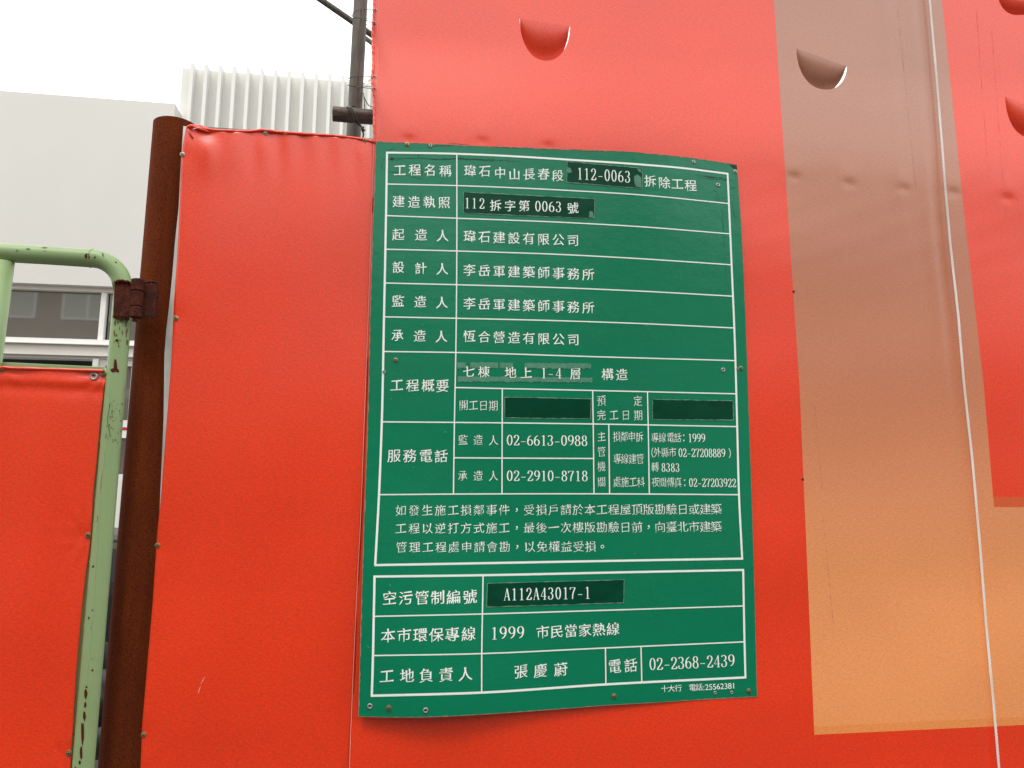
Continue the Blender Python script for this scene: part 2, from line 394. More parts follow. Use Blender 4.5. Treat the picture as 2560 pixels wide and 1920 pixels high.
# upper box with vertical fins, set back behind the main wall
dB = -.42
zP = bah(650, 186, dB)[1]; a0 = bah(456.5, 167, dB)[0]
b = MB(); bbox(b, a0, a0 + 7.5, 3.2, zP, -7.0, dB); b.build('box_wall', M['panel'], bl)
b = MB(); bbox(b, aC - 3, a0 + 7.5, 0, 3.198, -7.0, dB - .1); b.build('ground_floor_wall', M['panel'], bl)
dF = dB + .19
f0 = bah(477, 153.3, dF)[0]; f11 = bah(853.9, 192, dF)[0]; zFin = bah(665, 172.5, dF)[1]
sp = (f11 - f0) / 11
fmesh = None
for i in range(22):
    if fmesh is None:
        b = MB(); bbox(b, f0, f0 + .058, 3.3, zFin, dB + .002, dF); fo = b.build('fin', M['fin'], bl); fmesh = fo
    else:
        o = fmesh.copy(); C.objects.link(o); o.parent = bl; o.location = T * (sp*i)
b = MB(); pa, pz = bah(306, 1070, .1); bbox(b, pa - .22, pa + .22, pz - .16, pz + .14, .0, .03); b.build('wall_plaque', M['white_paint'], bl)
b = MB(); bbox(b, pa - .10, pa + .05, pz - .03, pz + .02, .031, .036); b.build('plaque_print', M['redlens'], bl)

# block across the street behind the camera, seen mirrored in the window band
ob_ = empty('apartment_block', Vector((0, -12, 0)), 'brown tiled block mirrored in the window band of the white building', 'building')
OP = lambda a, z, d: Vector((0, -12, 0)) + T*a + N*(-d) + Z*z
def obox(mb, a0, a1, z0, z1, d0, d1): mb.box(OP(a0, z0, d0), T*(a1-a0), N*(-(d1-d0)), Z*(z1-z0))
b = MB(); obox(b, -30, -3.5, 0, 16.5, -8, 0); b.build('wall', M['tile'], ob_)
wf = wp = None
def windows(root, a0, z0, na, nz, da=3.6, dz=3.1):
    global wf, wp
    for r in range(nz):
        for i in range(na):
            if wf is None:
                b = MB(); a, z = 0, 0
                for (u0, u1, v0, v1) in ((0, 2.4, 0, .09), (0, 2.4, 1.41, 1.5), (0, .09, .09, 1.41), (2.31, 2.4, .09, 1.41), (1.15, 1.24, .09, 1.41)):
                    obox(b, a+u0, a+u1, z+v0, z+v1, .002, .06)
                wf = b.build('window_frame', M['frame'], root)
                b = MB(); obox(b, a+.09, a+2.31, z+.09, z+1.41, .002, .02); wp = b.build('window_pane', M['curtained'], root); fr_, pn_ = wf, wp
            else:
                fr_, pn_ = wf.copy(), wp.copy(); C.objects.link(fr_); C.objects.link(pn_)
            for o in (fr_, pn_): o.parent = root; o.location = T*(a0 + i*da) + Z*(z0 + r*dz)
windows(ob_, -29, 1.6, 7, 4)
for (a0, a1, hh, mt, lab) in ((-3.45, 6.2, 6.6, 'tile2', 'low ochre shophouse across the street behind the camera'), (6.25, 16.5, 7.6, 'tile', 'low brown shophouse across the street behind the camera'),
                              (16.55, 30, 6.9, 'tile2', 'long ochre shophouse across the street behind the camera'), (-48, -30.1, 8.6, 'tile2', 'tall ochre block beyond the brown tiled block behind the camera')):
    q_ = empty('shophouse', Vector((0, -12, 0)), lab, 'building', 'houses across the street behind the camera')
    b = MB(); obox(b, a0, a1, 0, hh, -8, 0); b.build('wall', M[mt], q_)
    windows(q_, a0 + .9, 3.4, int((a1-a0-.8)//3.4), 1, 3.4)

# parked scooter in the gap between gate and post
P = on_plane(258, 1690, 5.2); px, py = P.x, P.y
sco = empty('scooter', (px, py, 0), 'black parked scooter glimpsed through the gap beside the rusty post', 'scooter')
def sb(pts, r, name, mt, n=12, sm_=True): 
    b = MB(); b.tube([Vector((px, py, 0)) + Vector(p) for p in pts], r, n); return b.build(name, mt, sco, smooth=sm_)
for dx in (-.62, .62):
    b = MB(); b.lathe((px + dx, py - .05, .25), (0, 1, 0), [(.14, 0), (.22, -.01), (.25, .02), (.255, .05), (.25, .08), (.22, .11), (.14, .10), (.14, 0)], 24)
    w = b.build('wheel', M['rubber'], sco, smooth=True)
    b = MB(); b.lathe((px + dx, py - .05, .25), (0, 1, 0), [(.0, .02), (.139, .02), (.139, .08), (.0, .08)], 20); b.build('rim', M['chrome'], w)
sb([(-.75, 0, .62), (-.4, 0, .60), (-.05, 0, .52), (.05, 0, .35)], [.10, .16, .15, .10], 'rear_body', M['plastic'], 16)
sb([(-.1, 0, .28), (.35, 0, .28)], [.13, .13], 'footboard', M['plastic'], 12)
sb([(.33, 0, .30), (.45, 0, .62), (.40, 0, .95)], [.16, .17, .10], 'front_shield', M['plastic'], 16)
sb([(-.72, 0, .76), (-.3, 0, .77), (0, 0, .72)], [.08, .12, .09], 'seat', M['rubber'], 16)
sb([(.40, -.34, 1.02), (.36, -.15, 1.0), (.38, 0, .98), (.36, .15, 1.0), (.40, .34, 1.02)], .018, 'handlebar', M['chrome'])
for s in (-1, 1):
    sb([(.38, s*.26, 1.02), (.34, s*.32, 1.2)], .006, 'mirror_arm', M['wire'])
    b = MB(); b.lathe((px + .34, py + s*.32, 1.22), (-1, 0, .1), [(0, 0), (.05, .005), (.055, .015), (0, .02)], 16); b.build('mirror', M['plastic'], sco, smooth=True)
b = MB(); b.lathe((px + .5, py, .84), (1, 0, .2), [(.06, 0), (.075, .03), (.05, .06), (0, .07)], 16); b.build('headlight', M['white_paint'], sco, smooth=True)
b = MB(); b.lathe((px - .82, py, .66), (-1, 0, 0), [(.05, 0), (.05, .03), (0, .04)], 12); b.build('tail_light', M['redlens'], sco)

# dark car parked beyond the scooter
P = on_plane(262, 1400, 7.6); car = empty('parked_car', (P.x, P.y, 0), 'dark parked car behind the scooter, seen through the gap beside the rusty post', 'car')
def carmesh(prof, w0, w1, name, mt, zc=0):
    b = MB(); n = len(prof); vs = []
    for s_, w_ in ((-1, w0), (1, w0)):
        for (x, z) in prof: vs.append(Vector((P.x + x, P.y, 0)) + Vector((0, s_*(w_ - (w1 if z > .95 else 0)), z)))
    b.add(vs, [list(range(n)), list(range(2*n-1, n-1, -1))] + [[k, (k+1) % n, n+(k+1) % n, n+k] for k in range(n)]); return b.build(name, mt, car, bevel=.04)
carmesh([(-2.0, .25), (2.0, .25), (2.08, .55), (2.0, .82), (1.1, .95), (.55, 1.40), (-1.2, 1.46), (-1.9, 1.05), (-2.05, .7)], .85, .12, 'body', M['plastic'])
b = MB(); 
for s_ in (-1, 1):
    b = MB(); yy = P.y + s_*.76; b.add([(P.x + x, yy, z) for (x, z) in ((-1.6, .98), (.95, .98), (.5, 1.34), (-1.15, 1.38))], [[0, 1, 2, 3]]); b.build('side_window', M['glass'], car)
for wx in (-1.25, 1.3):
    for s_ in (-1, 1):
        b = MB(); b.lathe((P.x + wx, P.y + s_*.72, .32), (0, s_, 0), [(.18, 0), (.30, 0), (.32, .05), (.32, .14), (.29, .17), (.19, .16)], 24); w = b.build('wheel', M['rubber'], car, smooth=True)
        b = MB(); b.lathe((P.x + wx, P.y + s_*.72, .32), (0, s_, 0), [(.0, .12), (.185, .13), (.19, .155)], 20); b.build('rim', M['chrome'], w)
for s_ in (-1, 1):
    b = MB(); b.lathe((P.x + 1.98, P.y + s_*.6, .66), (1, 0, 0), [(.10, 0), (.09, .06), (0, .09)], 14); b.build('headlight', M['white_paint'], car, smooth=True)

# ------------------------------------------------------------------ scaffold behind the banner
def SP(x, y, D): return on_plane(x, y, D)
sp_root = SP(884, 300, 2.56)
dirv = (SP(902, 0, 2.56) - SP(884, 338, 2.56)).normalized()
p0 = SP(884, 338, 2.56); top = p0 + dirv*3.2; bot = p0 - dirv*(p0.z/dirv.z)
po = empty('scaffold_pole', bot, 'upright grey weathered scaffold pole behind the red banner edge', 'scaffold pole')
b = MB(); b.tube([bot, p0, top], .0243, 24); b.build('tube', M['scaffold'], po, smooth=True)
b = MB(); A = SP(833.2, 284.5, 2.44); Bv = SP(931, 293, 2.44); d = (Bv - A).normalized()
hp = empty('scaffold_ledger', A, 'short dark scaffold pipe end lashed across the upright pole', 'scaffold pipe')
# open pipe end
b.tube([A, A + d*2.2], .0243, 24, cap=False); b.build('tube', M['scaffold_h'], hp, smooth=True)
b = MB(); b.lathe(A, d, [(.0243, 0), (.0243, -.001), (.0205, -.001), (.0205, .03), (0, .03)], 24); b.build('pipe_end', M['scaffold_h'], hp)
for (q0, q1, D, r, lab) in (((803, 0), (880, 53), 2.75, .0115, 'thin dark brace tube slanting down to the scaffold pole'),
                            ((914, 96), (932, 109), 2.95, .0095, 'lighter second brace tube showing between pole and banner')):
    A = SP(*q0, D); Bv = SP(*q1, D); d = (Bv - A).normalized()
    b = MB(); L0 = 1.6 if q0[0] == 803 else .02
    b.tube([A - d*L0, A + d*1.6], r, 16)
    tag(b.build('scaffold_brace', M['scaffold'], None, smooth=True), lab, 'brace', 'slanting scaffold braces')

# ------------------------------------------------------------------ hoarding (backing sheets of the fence)
VX = 13970.0
def row_y(yr, x): return 1275 + (yr - 1275) * (VX - x) / (VX - 1400)       # horizontals of the fence
def col_x(x0, y): return 1284 + (x0 - 1284) * (y + 10900) / 11860          # its verticals
fh = empty('hoarding', W(1400, 1275, 0) - Z*1.6, 'white sheet hoarding behind the red cloth, its pale edge showing beside the rusty post', 'hoarding')
hl = lin([316, 400, 520, 605, 690, 760, 826, 888, 1052, 1240, 1330, 1450, 1920, 2600], [459, 453, 447, 438, 431, 424, 416, 411.5, 409.5, 401, 397, 391, 357, 316])
b = MB(); ys = [318, 372, 400, 460, 520, 560, 605, 640, 690, 725, 760, 795, 826, 850, 888, 960, 1052, 1150, 1240, 1330, 1450, 1600, 1750, 1920, 2200, 2600, 2900]
vs = []
for y in ys:
    for (xx, of) in ((hl(y), -.004), (hl(y) + 120, -.006), (935, -.006)):
        yy = y if y > 330 else (row_y(388, xx) if xx > 500 else 316)
        vs.append(W(xx, yy, of))
n = len(ys)
b.add(vs, [[3*i+k, 3*i+k+1, 3*i+k+4, 3*i+k+3] for i in range(n-1) for k in (0, 1)])
o = b.build('sheet', M['sheet'], fh, smooth=True); sd = o.modifiers.new('thickness', 'SOLIDIFY'); sd.thickness = .0035; sd.offset = 0
for i, (x0, x1) in enumerate(((937, 1500), (1502, 2120), (2122, 2800))):
    b = MB(); vs = []
    for yy in (376, 2950):
        for xx in (x0, x1):
            if yy == 376: vs.append(W(col_x(xx, row_y(376, xx)), row_y(376, xx), -.006))
            else: vs.append(W(col_x(xx, yy), yy, -.006))
    b.add(vs, [[0, 1, 3, 2]]); o = b.build('sheet', M['sheet'], fh); sd = o.modifiers.new('thickness', 'SOLIDIFY'); sd.thickness = .0035; sd.offset = 0
b = MB()
for k in (400, 1000, 1650): b.tube([W(470, row_y(k, 470), -.045), W(2800, row_y(k, 2800), -.045)], .019, 12)
b.build('rail', M['scaffold_h'], fh, smooth=True)

# screws -------------------------------------------------------------
def screw_mesh(name, P, nrm, r, mt, parent, hexh=True, h=1.0, spin=None):
    """flat washer, flange and recessed hex head"""
    b = MB(); s = r / .0065
    spin = random.random() if spin is None else spin
    b.lathe(P, nrm, [(r, 0), (r, .0010*s), (r*.93, .0016*s), (r*.62, .0020*s*h)], 18)
    u, w = b.frame(Vector(nrm)); nv = Vector(nrm).normalized()
    hexp = []
    for (rr, hh) in ((r*.62, .0020*s*h), (r*.58, .0046*s*h), (r*.50, .0052*s*h), (r*.30, .0052*s*h), (r*.24, .0036*s*h)):
        for k in range(6):
            a = math.pi*k/3 + spin; hexp.append(Vector(P) + nv*hh + (u*math.cos(a) + w*math.sin(a))*rr)
    fs = [[i*6+k, i*6+(k+1) % 6, (i+1)*6+(k+1) % 6, (i+1)*6+k] for i in range(4) for k in range(6)]
    b.add(hexp, fs); b.add(hexp[24:30], [[0, 1, 2, 3, 4, 5]], 1)
    return b.build(name, [mt, M['dark']], parent)
def washer(name, P, nrm, ro, ri, mt, parent, th=.0016):
    b = MB(); b.lathe(P, nrm, [(ri, 0), (ri, th*.6), ((ri+ro)/2, th), (ro*.95, th*.7), (ro, 0)], 20)
    o = b.build(name, mt, parent, smooth=True); return o

# ------------------------------------------------------------------ red cloth panel left of the sign
lp_left = lin([317, 334, 390, 469, 585, 608, 757, 908, 1093, 1200, 1240, 1330, 1504, 1656, 1808, 1920, 2300, 2700], [466, 462, 453.5, 451, 446, 445, 435, 428, 414, 405.5, 403, 393.5, 382, 369, 356, 351.5, 322, 292])
lp_top = lin([440, 465.5, 477, 501.7, 526.6, 592, 626, 660, 685, 761.7, 829.5, 900, 940], [326, 317.6, 311.5, 313, 321.5, 325.5, 325, 322, 326, 332, 335.7, 343.6, 353])
ban_left = lin([-900, 0, 30, 57, 96, 140, 169, 193, 229, 277, 350, 700, 1000, 1300, 1449, 1618, 1823, 1920, 2900],
               [905, 931.7, 932, 929.5, 928.8, 929.5, 930, 926.4, 930, 932.4, 933, 922, 911, 899.8, 892, 884, 875.5, 872, 835])
cl = empty('cloth_panel', W(640, 1275, 0) - Z*1.6, 'plain orange red mesh cloth stretched over the hoarding between rusty post and green notice board', 'cloth panel')
def lp_off(x, y):
    d = .0045 + .0012*math.sin(x*.021 + y*.006) + .0016*math.sin(y*.011 + x*.003)
    d += .0045*gauss(math.hypot((x-520)/1.2, y-372), 60) - .004*gauss(math.hypot(x-520, (y-335)), 22)
    for (sx, sy) in ((473, 320), (518, 327), (664, 333), (912, 350), (456, 386), (440, 796), (394, 1363), (359, 1837)):
        d -= .0022*gauss(math.hypot(x-sx, (y-sy)), 24)
    for (sx, sy) in ((518, 327), (664, 333), (912, 350)):      # tension folds hanging from the screws
        d += .0014*math.cos((x-sx)*.10)*gauss(x-sx, 90)*gauss(y-sy-20, 70)
    return d
nu, nv = 60, 130
b = MB(); vs = []
for j in range(nv + 1):
    v = (j / nv) ** 1.15
    for i in range(nu + 1):
        u = i / nu; y = 330 + v*(2850-330)
        for _ in range(4):
            xl = lp_left(y); xr = ban_left(y) + 6; x = xl + (xr - xl)*u
            y = lp_top(x) + v*(2850 - lp_top(x))
        vs.append(W(x, y, lp_off(x, y)))
b.add(vs, [[j*(nu+1)+i, j*(nu+1)+i+1, (j+1)*(nu+1)+i+1, (j+1)*(nu+1)+i] for j in range(nv) for i in range(nu)]); b.keepn = True
o = b.build('cloth', M['red'], cl, smooth=True); sd = o.modifiers.new('thickness', 'SOLIDIFY'); sd.thickness = .0008; sd.offset = -1
# folded top hem, rolled
b = MB(); pts = []; rs = []
for i in range(90):
    x = 468 + (934-468)*i/89; y = lp_top(x) + 3.2
    pts.append(W(x, y, .0055 + .001*math.sin(i*.7))); rs.append(.0030 + .0005*math.sin(i*1.3) + .0007*math.sin(i*.37))
b.tube(pts, rs, 8); b.build('hem', M['red'], cl, smooth=True)
b = MB(); pts = []      # bunched corner fold near the first screw
for (pa, pb) in (((478, 315), (530, 326)), ((486, 318), (524, 330)), ((470, 322), (482, 345))):
    b.tube([W(pa[0] + (pb[0]-pa[0])*t/8, pa[1] + (pb[1]-pa[1])*t/8, .008 - .002*t/8) for t in range(9)], [.0012 + .0022*math.sin(math.pi*t/8) for t in range(9)], 8)
b.build('corner_fold', M['red'], cl, smooth=True)
for (sx, sy, rr, mt) in ((473, 319.5, 6.6, 'zinc'), (518, 326.5, 6.4, 'brass'), (664.5, 332, 6.6, 'zinc'), (912, 349.7, 6.2, 'brass'), (456, 386, 6, 'zinc'), (440, 796, 6.3, 'brass'), (394, 1363, 5.8, 'brass'), (359, 1837, 5.8, 'brass')):
    screw_mesh('screw', W(sx, sy, lp_off(sx, sy) + .001), N, rr*.00089, M[mt], cl)
b = MB(); b.ribbon([W(499, 318, .0125), W(490, 320, .0125), W(482, 323, .012)], .0016, N); b.build('loose_thread', M['sheet'], cl)

# ------------------------------------------------------------------ big printed banner
YR_T, YR_M = -900.0, 2950.0
HOLE = [  # flaps: hinge left, hinge right, lowest point (photo pixels)
    ((1299, 46), (1425, 66), (1366, 152), 1.0), ((1991, 121), (2117, 166), (2066, 224), .3), ((2492, -28), (2606, 12), (2543, 38), .3), ((2513, 241), (2640, 292), (2580, 345), .3)]
DIMP = [(1023, 349), (1206, 354), (1372, 366), (1985, 443), (2123, 459), (2259, 473), (2383, 482), (2518, 496)]
rope_x = lin([-900, 0, 156, 347, 480, 613, 793, 960, 1151, 1377, 1568, 1782, 1920, 2900], [2240, 2324, 2338, 2354, 2364, 2376, 2396, 2410, 2431, 2451, 2466, 2486, 2497.5, 2578])
def ban_off(x, y):
    yt = row_y(372, x); up = yt - y                       # pixels above the hoarding top
    d = .0075 + .0022*math.sin(x*.0093 + y*.0021) * (1 + .6*sm(-200, 300, up)) + .0012*math.sin(y*.016 + x*.0024)
    d += .0016 * gauss(up - 15, 90)                        # rides out over the top rail
    if up > 0: d -= .060*(1 - math.exp(-up/420.0))*sm(-40, 260, up)       # and leans back above it
    d -= .002 * gauss(up + 120, 110) * sm(1800, 2000, x)
    for (dx_, dy_) in DIMP:
        rr = math.hypot((x-dx_)*.8, y-dy_)
        d -= .0026*gauss(rr, 9)
        d += .0012*gauss(x-dx_, 26)*gauss(y-dy_+24, 26)
    rx = rope_x(y) - 25
    d -= .0024*gauss(x - rx, 8) - .0014*gauss(x - rx + 22, 14)   # long crease beside the rope
    d += .0014*gauss(x - rx + 88, 12)*sm(700, 300, y)
    d += .00012*math.sin((x*.35 + y)*.085)*gauss(up + 150, 170)*sm(1300, 1900, x)      # fine diagonal puckers
    return d
colA = lin([-900, 0, 960, 1835, 2900], [708, 708, 714.6, 700, 696])
colB = lin([-900, 0, 492, 960, 1243, 2900], [1165, 1165, 1168, 1175, 1171, 1168])
def bx(s, y):
    """s: 0 left edge .. 1 strip left .. 2 strip right .. 3 far right"""
    k = (y + 10900) / 11860
    xa = 1284 + colA(y)*k; xb = 1284 + colB(y)*k; xl = ban_left(y); xr = 1284 + 1750*k
    if s <= 1: return xl + (xa-xl)*s
    if s <= 2: return xa + (xb-xa)*(s-1)
    return xb + (xr-xb)*(s-2)
def lsp(a, b, n): return [a + (b-a)*i/n for i in range(n)]
S = lsp(0, 1, 96) + lsp(1, 2, 44) + lsp(2, 3, 56) + [3.0]
YR = lsp(-900, -120, 20) + lsp(-120, 700, 96) + lsp(700, 1239, 40) + lsp(1239, 1267, 3) + lsp(1267, 1845, 40) + lsp(1845, 1867, 3) + lsp(1867, 2950, 26) + [2950.0]
grid = [[None]*len(S) for _ in YR]
for j, yr in enumerate(YR):
    for i, s in enumerate(S):
        y = yr
        for _ in range(4): x = bx(s, y); y = row_y(yr, x)
        grid[j][i] = (x, y)
hole_cells = set(); rings = []
def inside(poly, x, y):
    c = False; n = len(poly)
    for i in range(n):
        x1, y1 = poly[i]; x2, y2 = poly[(i+1) % n]
        if (y1 > y) != (y2 > y) and x < (x2-x1)*(y-y1)/(y2-y1) + x1: c = not c
    return c
def hole_poly(h):
    (xl, yl), (xr, yr_), (xb, yb), _ = h; P = []
    for k in range(25):       # arc from left hinge down to the lowest point and up to the right hinge
        t = k/24
        if t <= .5: a = t/.5*math.pi/2; P.append((xb + (xl-xb)*math.cos(a)**.9, yl + (yb-yl)*math.sin(a)))
        else: a = (t-.5)/.5*math.pi/2; P.append((xb + (xr-xb)*math.sin(a)**.9, yr_ + (yb-yr_)*math.cos(a)))
    return P
ring_specs = []
for h in HOLE:
    P = hole_poly(h); x0 = min(p[0] for p in P) - 14; x1 = max(p[0] for p in P) + 14; y0 = min(p[1] for p in P) - 14; y1 = max(p[1] for p in P) + 14
    js = [j for j in range(len(YR)-1) for i in range(len(S)-1) if x0 < grid[j][i][0] < x1 and y0 < grid[j][i][1] < y1]
    is_ = [i for j in range(len(YR)-1) for i in range(len(S)-1) if x0 < grid[j][i][0] < x1 and y0 < grid[j][i][1] < y1]
    j0, j1, i0, i1 = min(js)-1, max(js)+1, min(is_)-1, max(is_)+1
    for j in range(j0, j1):
        for i in range(i0, i1): hole_cells.add((j, i))
    ring_specs.append((h, P, j0, j1, i0, i1))
def bmat(s0, yr0):
    s0 += 1e-6; yr0 += 1e-6
    if s0 < 1: return 0
    if s0 < 2: return 1 if yr0 < 1845 else (2 if yr0 < 1867 else 0)
    if yr0 < 1239: return 0
    if yr0 < 1267: return 3
    return 1 if yr0 < 1845 else (2 if yr0 < 1867 else 0)
b = MB(); vs = []; idx = {}
for j in range(len(YR)):
    for i in range(len(S)):
        x, y = grid[j][i]; idx[(j, i)] = len(vs); vs.append(W(x, y, ban_off(x, y)))
b.v = vs
for j in range(len(YR)-1):
    for i in range(len(S)-1):
        if (j, i) in hole_cells: continue
        b.f.append([idx[(j, i)], idx[(j, i+1)], idx[(j+1, i+1)], idx[(j+1, i)]]); b.m.append(bmat(S[i], YR[j]))
flaps = []
for (h, P, j0, j1, i0, i1) in ring_specs:
    per = [(j0, i) for i in range(i0, i1)] + [(j, i1) for j in range(j0, j1)] + [(j1, i) for i in range(i1, i0, -1)] + [(j, i0) for j in range(j1, j0, -1)]
    # closed hole contour: arc plus straight hinge
    (xl, yl), (xr, yr_) = h[0], h[1]
    contour = P + [(xr + (xl-xr)*t/10, yr_ + (yl-yr_)*t/10) for t in range(1, 10)]
    cx = sum(p[0] for p in contour)/len(contour); cy = sum(p[1] for p in contour)/len(contour)
    def hit(ang):
        best = None; dx, dy = math.cos(ang), math.sin(ang); n = len(contour)
        for k in range(n):
            (x1, y1), (x2, y2) = contour[k], contour[(k+1) % n]; ex, ey = x2-x1, y2-y1; den = dx*ey - dy*ex
            if abs(den) < 1e-9: continue
            t = ((x1-cx)*ey - (y1-cy)*ex)/den; u = ((x1-cx)*dy - (y1-cy)*dx)/den
            if t > 0 and -1e-6 <= u <= 1+1e-6 and (best is None or t < best): best = t
        return (cx + dx*best, cy + dy*best)
    angs = [math.atan2(grid[j][i][1]-cy, grid[j][i][0]-cx) for (j, i) in per]
    inner = [hit(a) for a in angs]
    for crn in (h[0], h[1]):    # snap the nearest ring points to the two hinge corners
        ca = math.atan2(crn[1]-cy, crn[0]-cx); k = min(range(len(angs)), key=lambda q: abs(math.remainder(angs[q]-ca, 2*math.pi))); inner[k] = crn
    K = 3; layers = []
    for q in range(1, K+1):
        L = []
        for n_, (j, i) in enumerate(per):
            x = grid[j][i][0] + (inner[n_][0]-grid[j][i][0])*q/K; y = grid[j][i][1] + (inner[n_][1]-grid[j][i][1])*q/K
            L.append(len(b.v)); b.v.append(W(x, y, ban_off(x, y)))
        layers.append(L)
    prev = [idx[p] for p in per]; mi = 1 if 1935 < cx < 2300 else 0
    for L in layers:
        for k in range(len(L)):
            k2 = (k+1) % len(L); b.f.append([prev[k], prev[k2], L[k2], L[k]]); b.m.append(mi)
        prev = L
    flaps.append((h, P, mi))
b.keepn = True
bn = empty('banner', W(1400, 1275, 0) - Z*1.6, 'huge orange red mesh banner with printed brown stripe and half moon flaps', 'banner')
o = b.build('cloth', [M['red'], M['brown'], M['orange'], M['deep_orange']], bn, smooth=True)
for (h, P, mi) in flaps:
    (xl, yl), (xr, yr_), (xb, yb), _k = h; fb = MB(); vs = []; n = len(P); rows = 10
    # hinge points parametrised by x fraction; each row interpolates hinge -> arc, swinging inward
    for q in range(rows + 1):
        t = q/rows
        for k in range(n):
            ax, ay = P[k]; f = k/(n-1); hx, hy = xl + (xr-xl)*f, yl + (yr_-yl)*f
            hx = xl + (xr-xl)*max(0, min(1, (ax-xl)/(xr-xl))); hy = yl + (yr_-yl)*(hx-xl)/(xr-xl)
            x = hx + (ax-hx)*t; y = hy + (ay-hy)*t
            base = W(x, y, ban_off(x, y)); hp_ = W(hx, hy, ban_off(hx, hy)); L = (base - hp_).length
            ang = (R(14) if _k == 1.0 else R(20)) * min(1, t*1.4)
            cross = math.sin(math.pi*(hx-xl)/(xr-xl)) if xr != xl else 0
            p = hp_ + (base - hp_)*math.cos(ang) - N*(L*math.sin(ang) + .003*t) - N*.003*cross*t
            # cut edge curls away from the hole rim on both sides
            side = (hx - (xl+xr)/2)/((xr-xl)/2)
            p = p - T*side*.0012*min(1, t*2)
            vs.append(p)
    fb.add(vs, [[q*n+k, q*n+k+1, (q+1)*n+k+1, (q+1)*n+k] for q in range(rows) for k in range(n-1)]); fb.keepn = True
    fb.build('wind_flap', M['brown'] if mi else M['red'], bn, smooth=True)
# sewn hem and lacing grommets down the left edge
b = MB(); pts = []; rs = []
for i in range(170):
    y = -420 + i*4.6
    pts.append(W(ban_left(y) + 3.0, y, ban_off(ban_left(y), y) + .001)); rs.append(.0030 + .0008*math.sin(i*1.9) + .0005*math.sin(i*.6))
b.tube(pts, rs, 8); b.build('hem', M['red'], bn, smooth=True)
b = MB(); b.ribbon([W(ban_left(y) + 14.5 + .8*math.sin(y*.05), y, ban_off(ban_left(y)+14.5, y) + .0006) for y in range(-300, 345, 6)], .0007, N)
b.build('seam', M['stitch'], bn)
b = MB(); b.ribbon([W(ban_left(y) + 1.6, y, ban_off(ban_left(y)+2, y) + .0022) for y in range(352, 2300, 12)], .0010, N)
b.build('seam', M['stitch'], bn)
for (gx, gy) in ((938.5, 24.5), (937, 57.5), (938, 192.5), (937.5, 222)):
    washer('grommet', W(gx, gy, ban_off(gx, gy) + .0006), N, .0034, .0015, M['zinc'], bn, .0012)
for (sx, sy) in ((1984, 729), (2006.6, 1198.5)): screw_mesh('screw', W(sx, sy, ban_off(sx, sy)), N, .0030, M['dark'], bn)

# wires tying banner to the pole
def wire(name, pts, r, lab, mt='wire'):
    r *= 1.25
    P = [Vector(p) for p in pts]; Q = []
    for i in range(len(P)-1):
        a = P[max(i-1, 0)]; b_, c_ = P[i], P[i+1]; d_ = P[min(i+2, len(P)-1)]
        for k in range(6):
            t = k/6; Q.append(.5*((2*b_) + (c_-a)*t + (2*a-5*b_+4*c_-d_)*t*t + (3*b_-a-3*c_+d_)*t**3))
    Q.append(P[-1]); b = MB(); b.tube(Q, r, 8); return tag(b.build(name, M[mt], None, smooth=True), lab, 'wire', 'thin wires tying the banner to the scaffold')
FR, BK = 2.50, 2.62
wire('tie_wire', [SP(917, 28, BK), SP(890, 36, BK), SP(880.5, 41, 2.56), SP(884, 33, FR), SP(895, 26, FR), SP(915, 23.5, FR), W(934, 25, .004), W(939, 24.5, .012)], .0010, 'topmost black tie wire looped from the scaffold pole to the banner edge')
wire('tie_wire', [W(936, 60, .004), SP(925, 62, BK), SP(900, 60, BK), SP(879, 50, 2.56), SP(884, 45.5, FR), SP(897, 45, FR), SP(915, 50, FR), W(930, 56, .004), W(938, 57.5, .012)], .0010, 'second black tie wire from the top, looped round the scaffold pole')
wire('tie_wire', [SP(908, 208, BK), SP(890, 208, BK), SP(870, 201, 2.56), SP(874, 195, FR), SP(888, 191.5, FR), SP(907, 190.5, FR), W(930, 191.5, .004), W(938, 192.5, .012)], .0010, 'third black tie wire round the pole above the lashed pipe end')
wire('tie_wire', [W(934, 217, -.02), SP(909, 215, BK), SP(890, 213, BK), SP(869.5, 213, 2.56), SP(873, 213.5, FR), SP(890, 217, FR), SP(909, 219, FR), W(930, 221.5, .004), W(938, 222, .012)], .0010, 'lowest thin tie wire round the pole, just above the lashed pipe end')
wire('tie_wire', [W(936, 30, -.01), SP(925, 41, 2.5), SP(917, 47, 2.6)], .0006, 'thin wire end slanting between pole and banner near the top')
wire('tie_wire', [W(932, 197, -.01), SP(920, 203, 2.5), SP(907, 209, 2.6)], .0007, 'thin wire end slanting between pole and banner at mid height')
wire('tie_wire', [SP(908, 232, 2.6), SP(911, 244, 2.5), SP(917, 257, 2.5), SP(924, 265, 2.5), SP(934, 268, 2.3)], .0013, 'stiff black wire curving down to the pipe behind the banner')
wire('tie_wire', [SP(909, 240, 2.6), SP(911, 255, 2.5), SP(912, 272, 2.5)], .0013, 'short upright black wire standing behind the lashed pipe')
wire('tie_wire', [SP(914, 119, 2.6), SP(920, 122, 2.6), SP(926, 122, 2.6), SP(932, 118, 2.4)], .0008, 'thin drooping wire below the second brace tube')
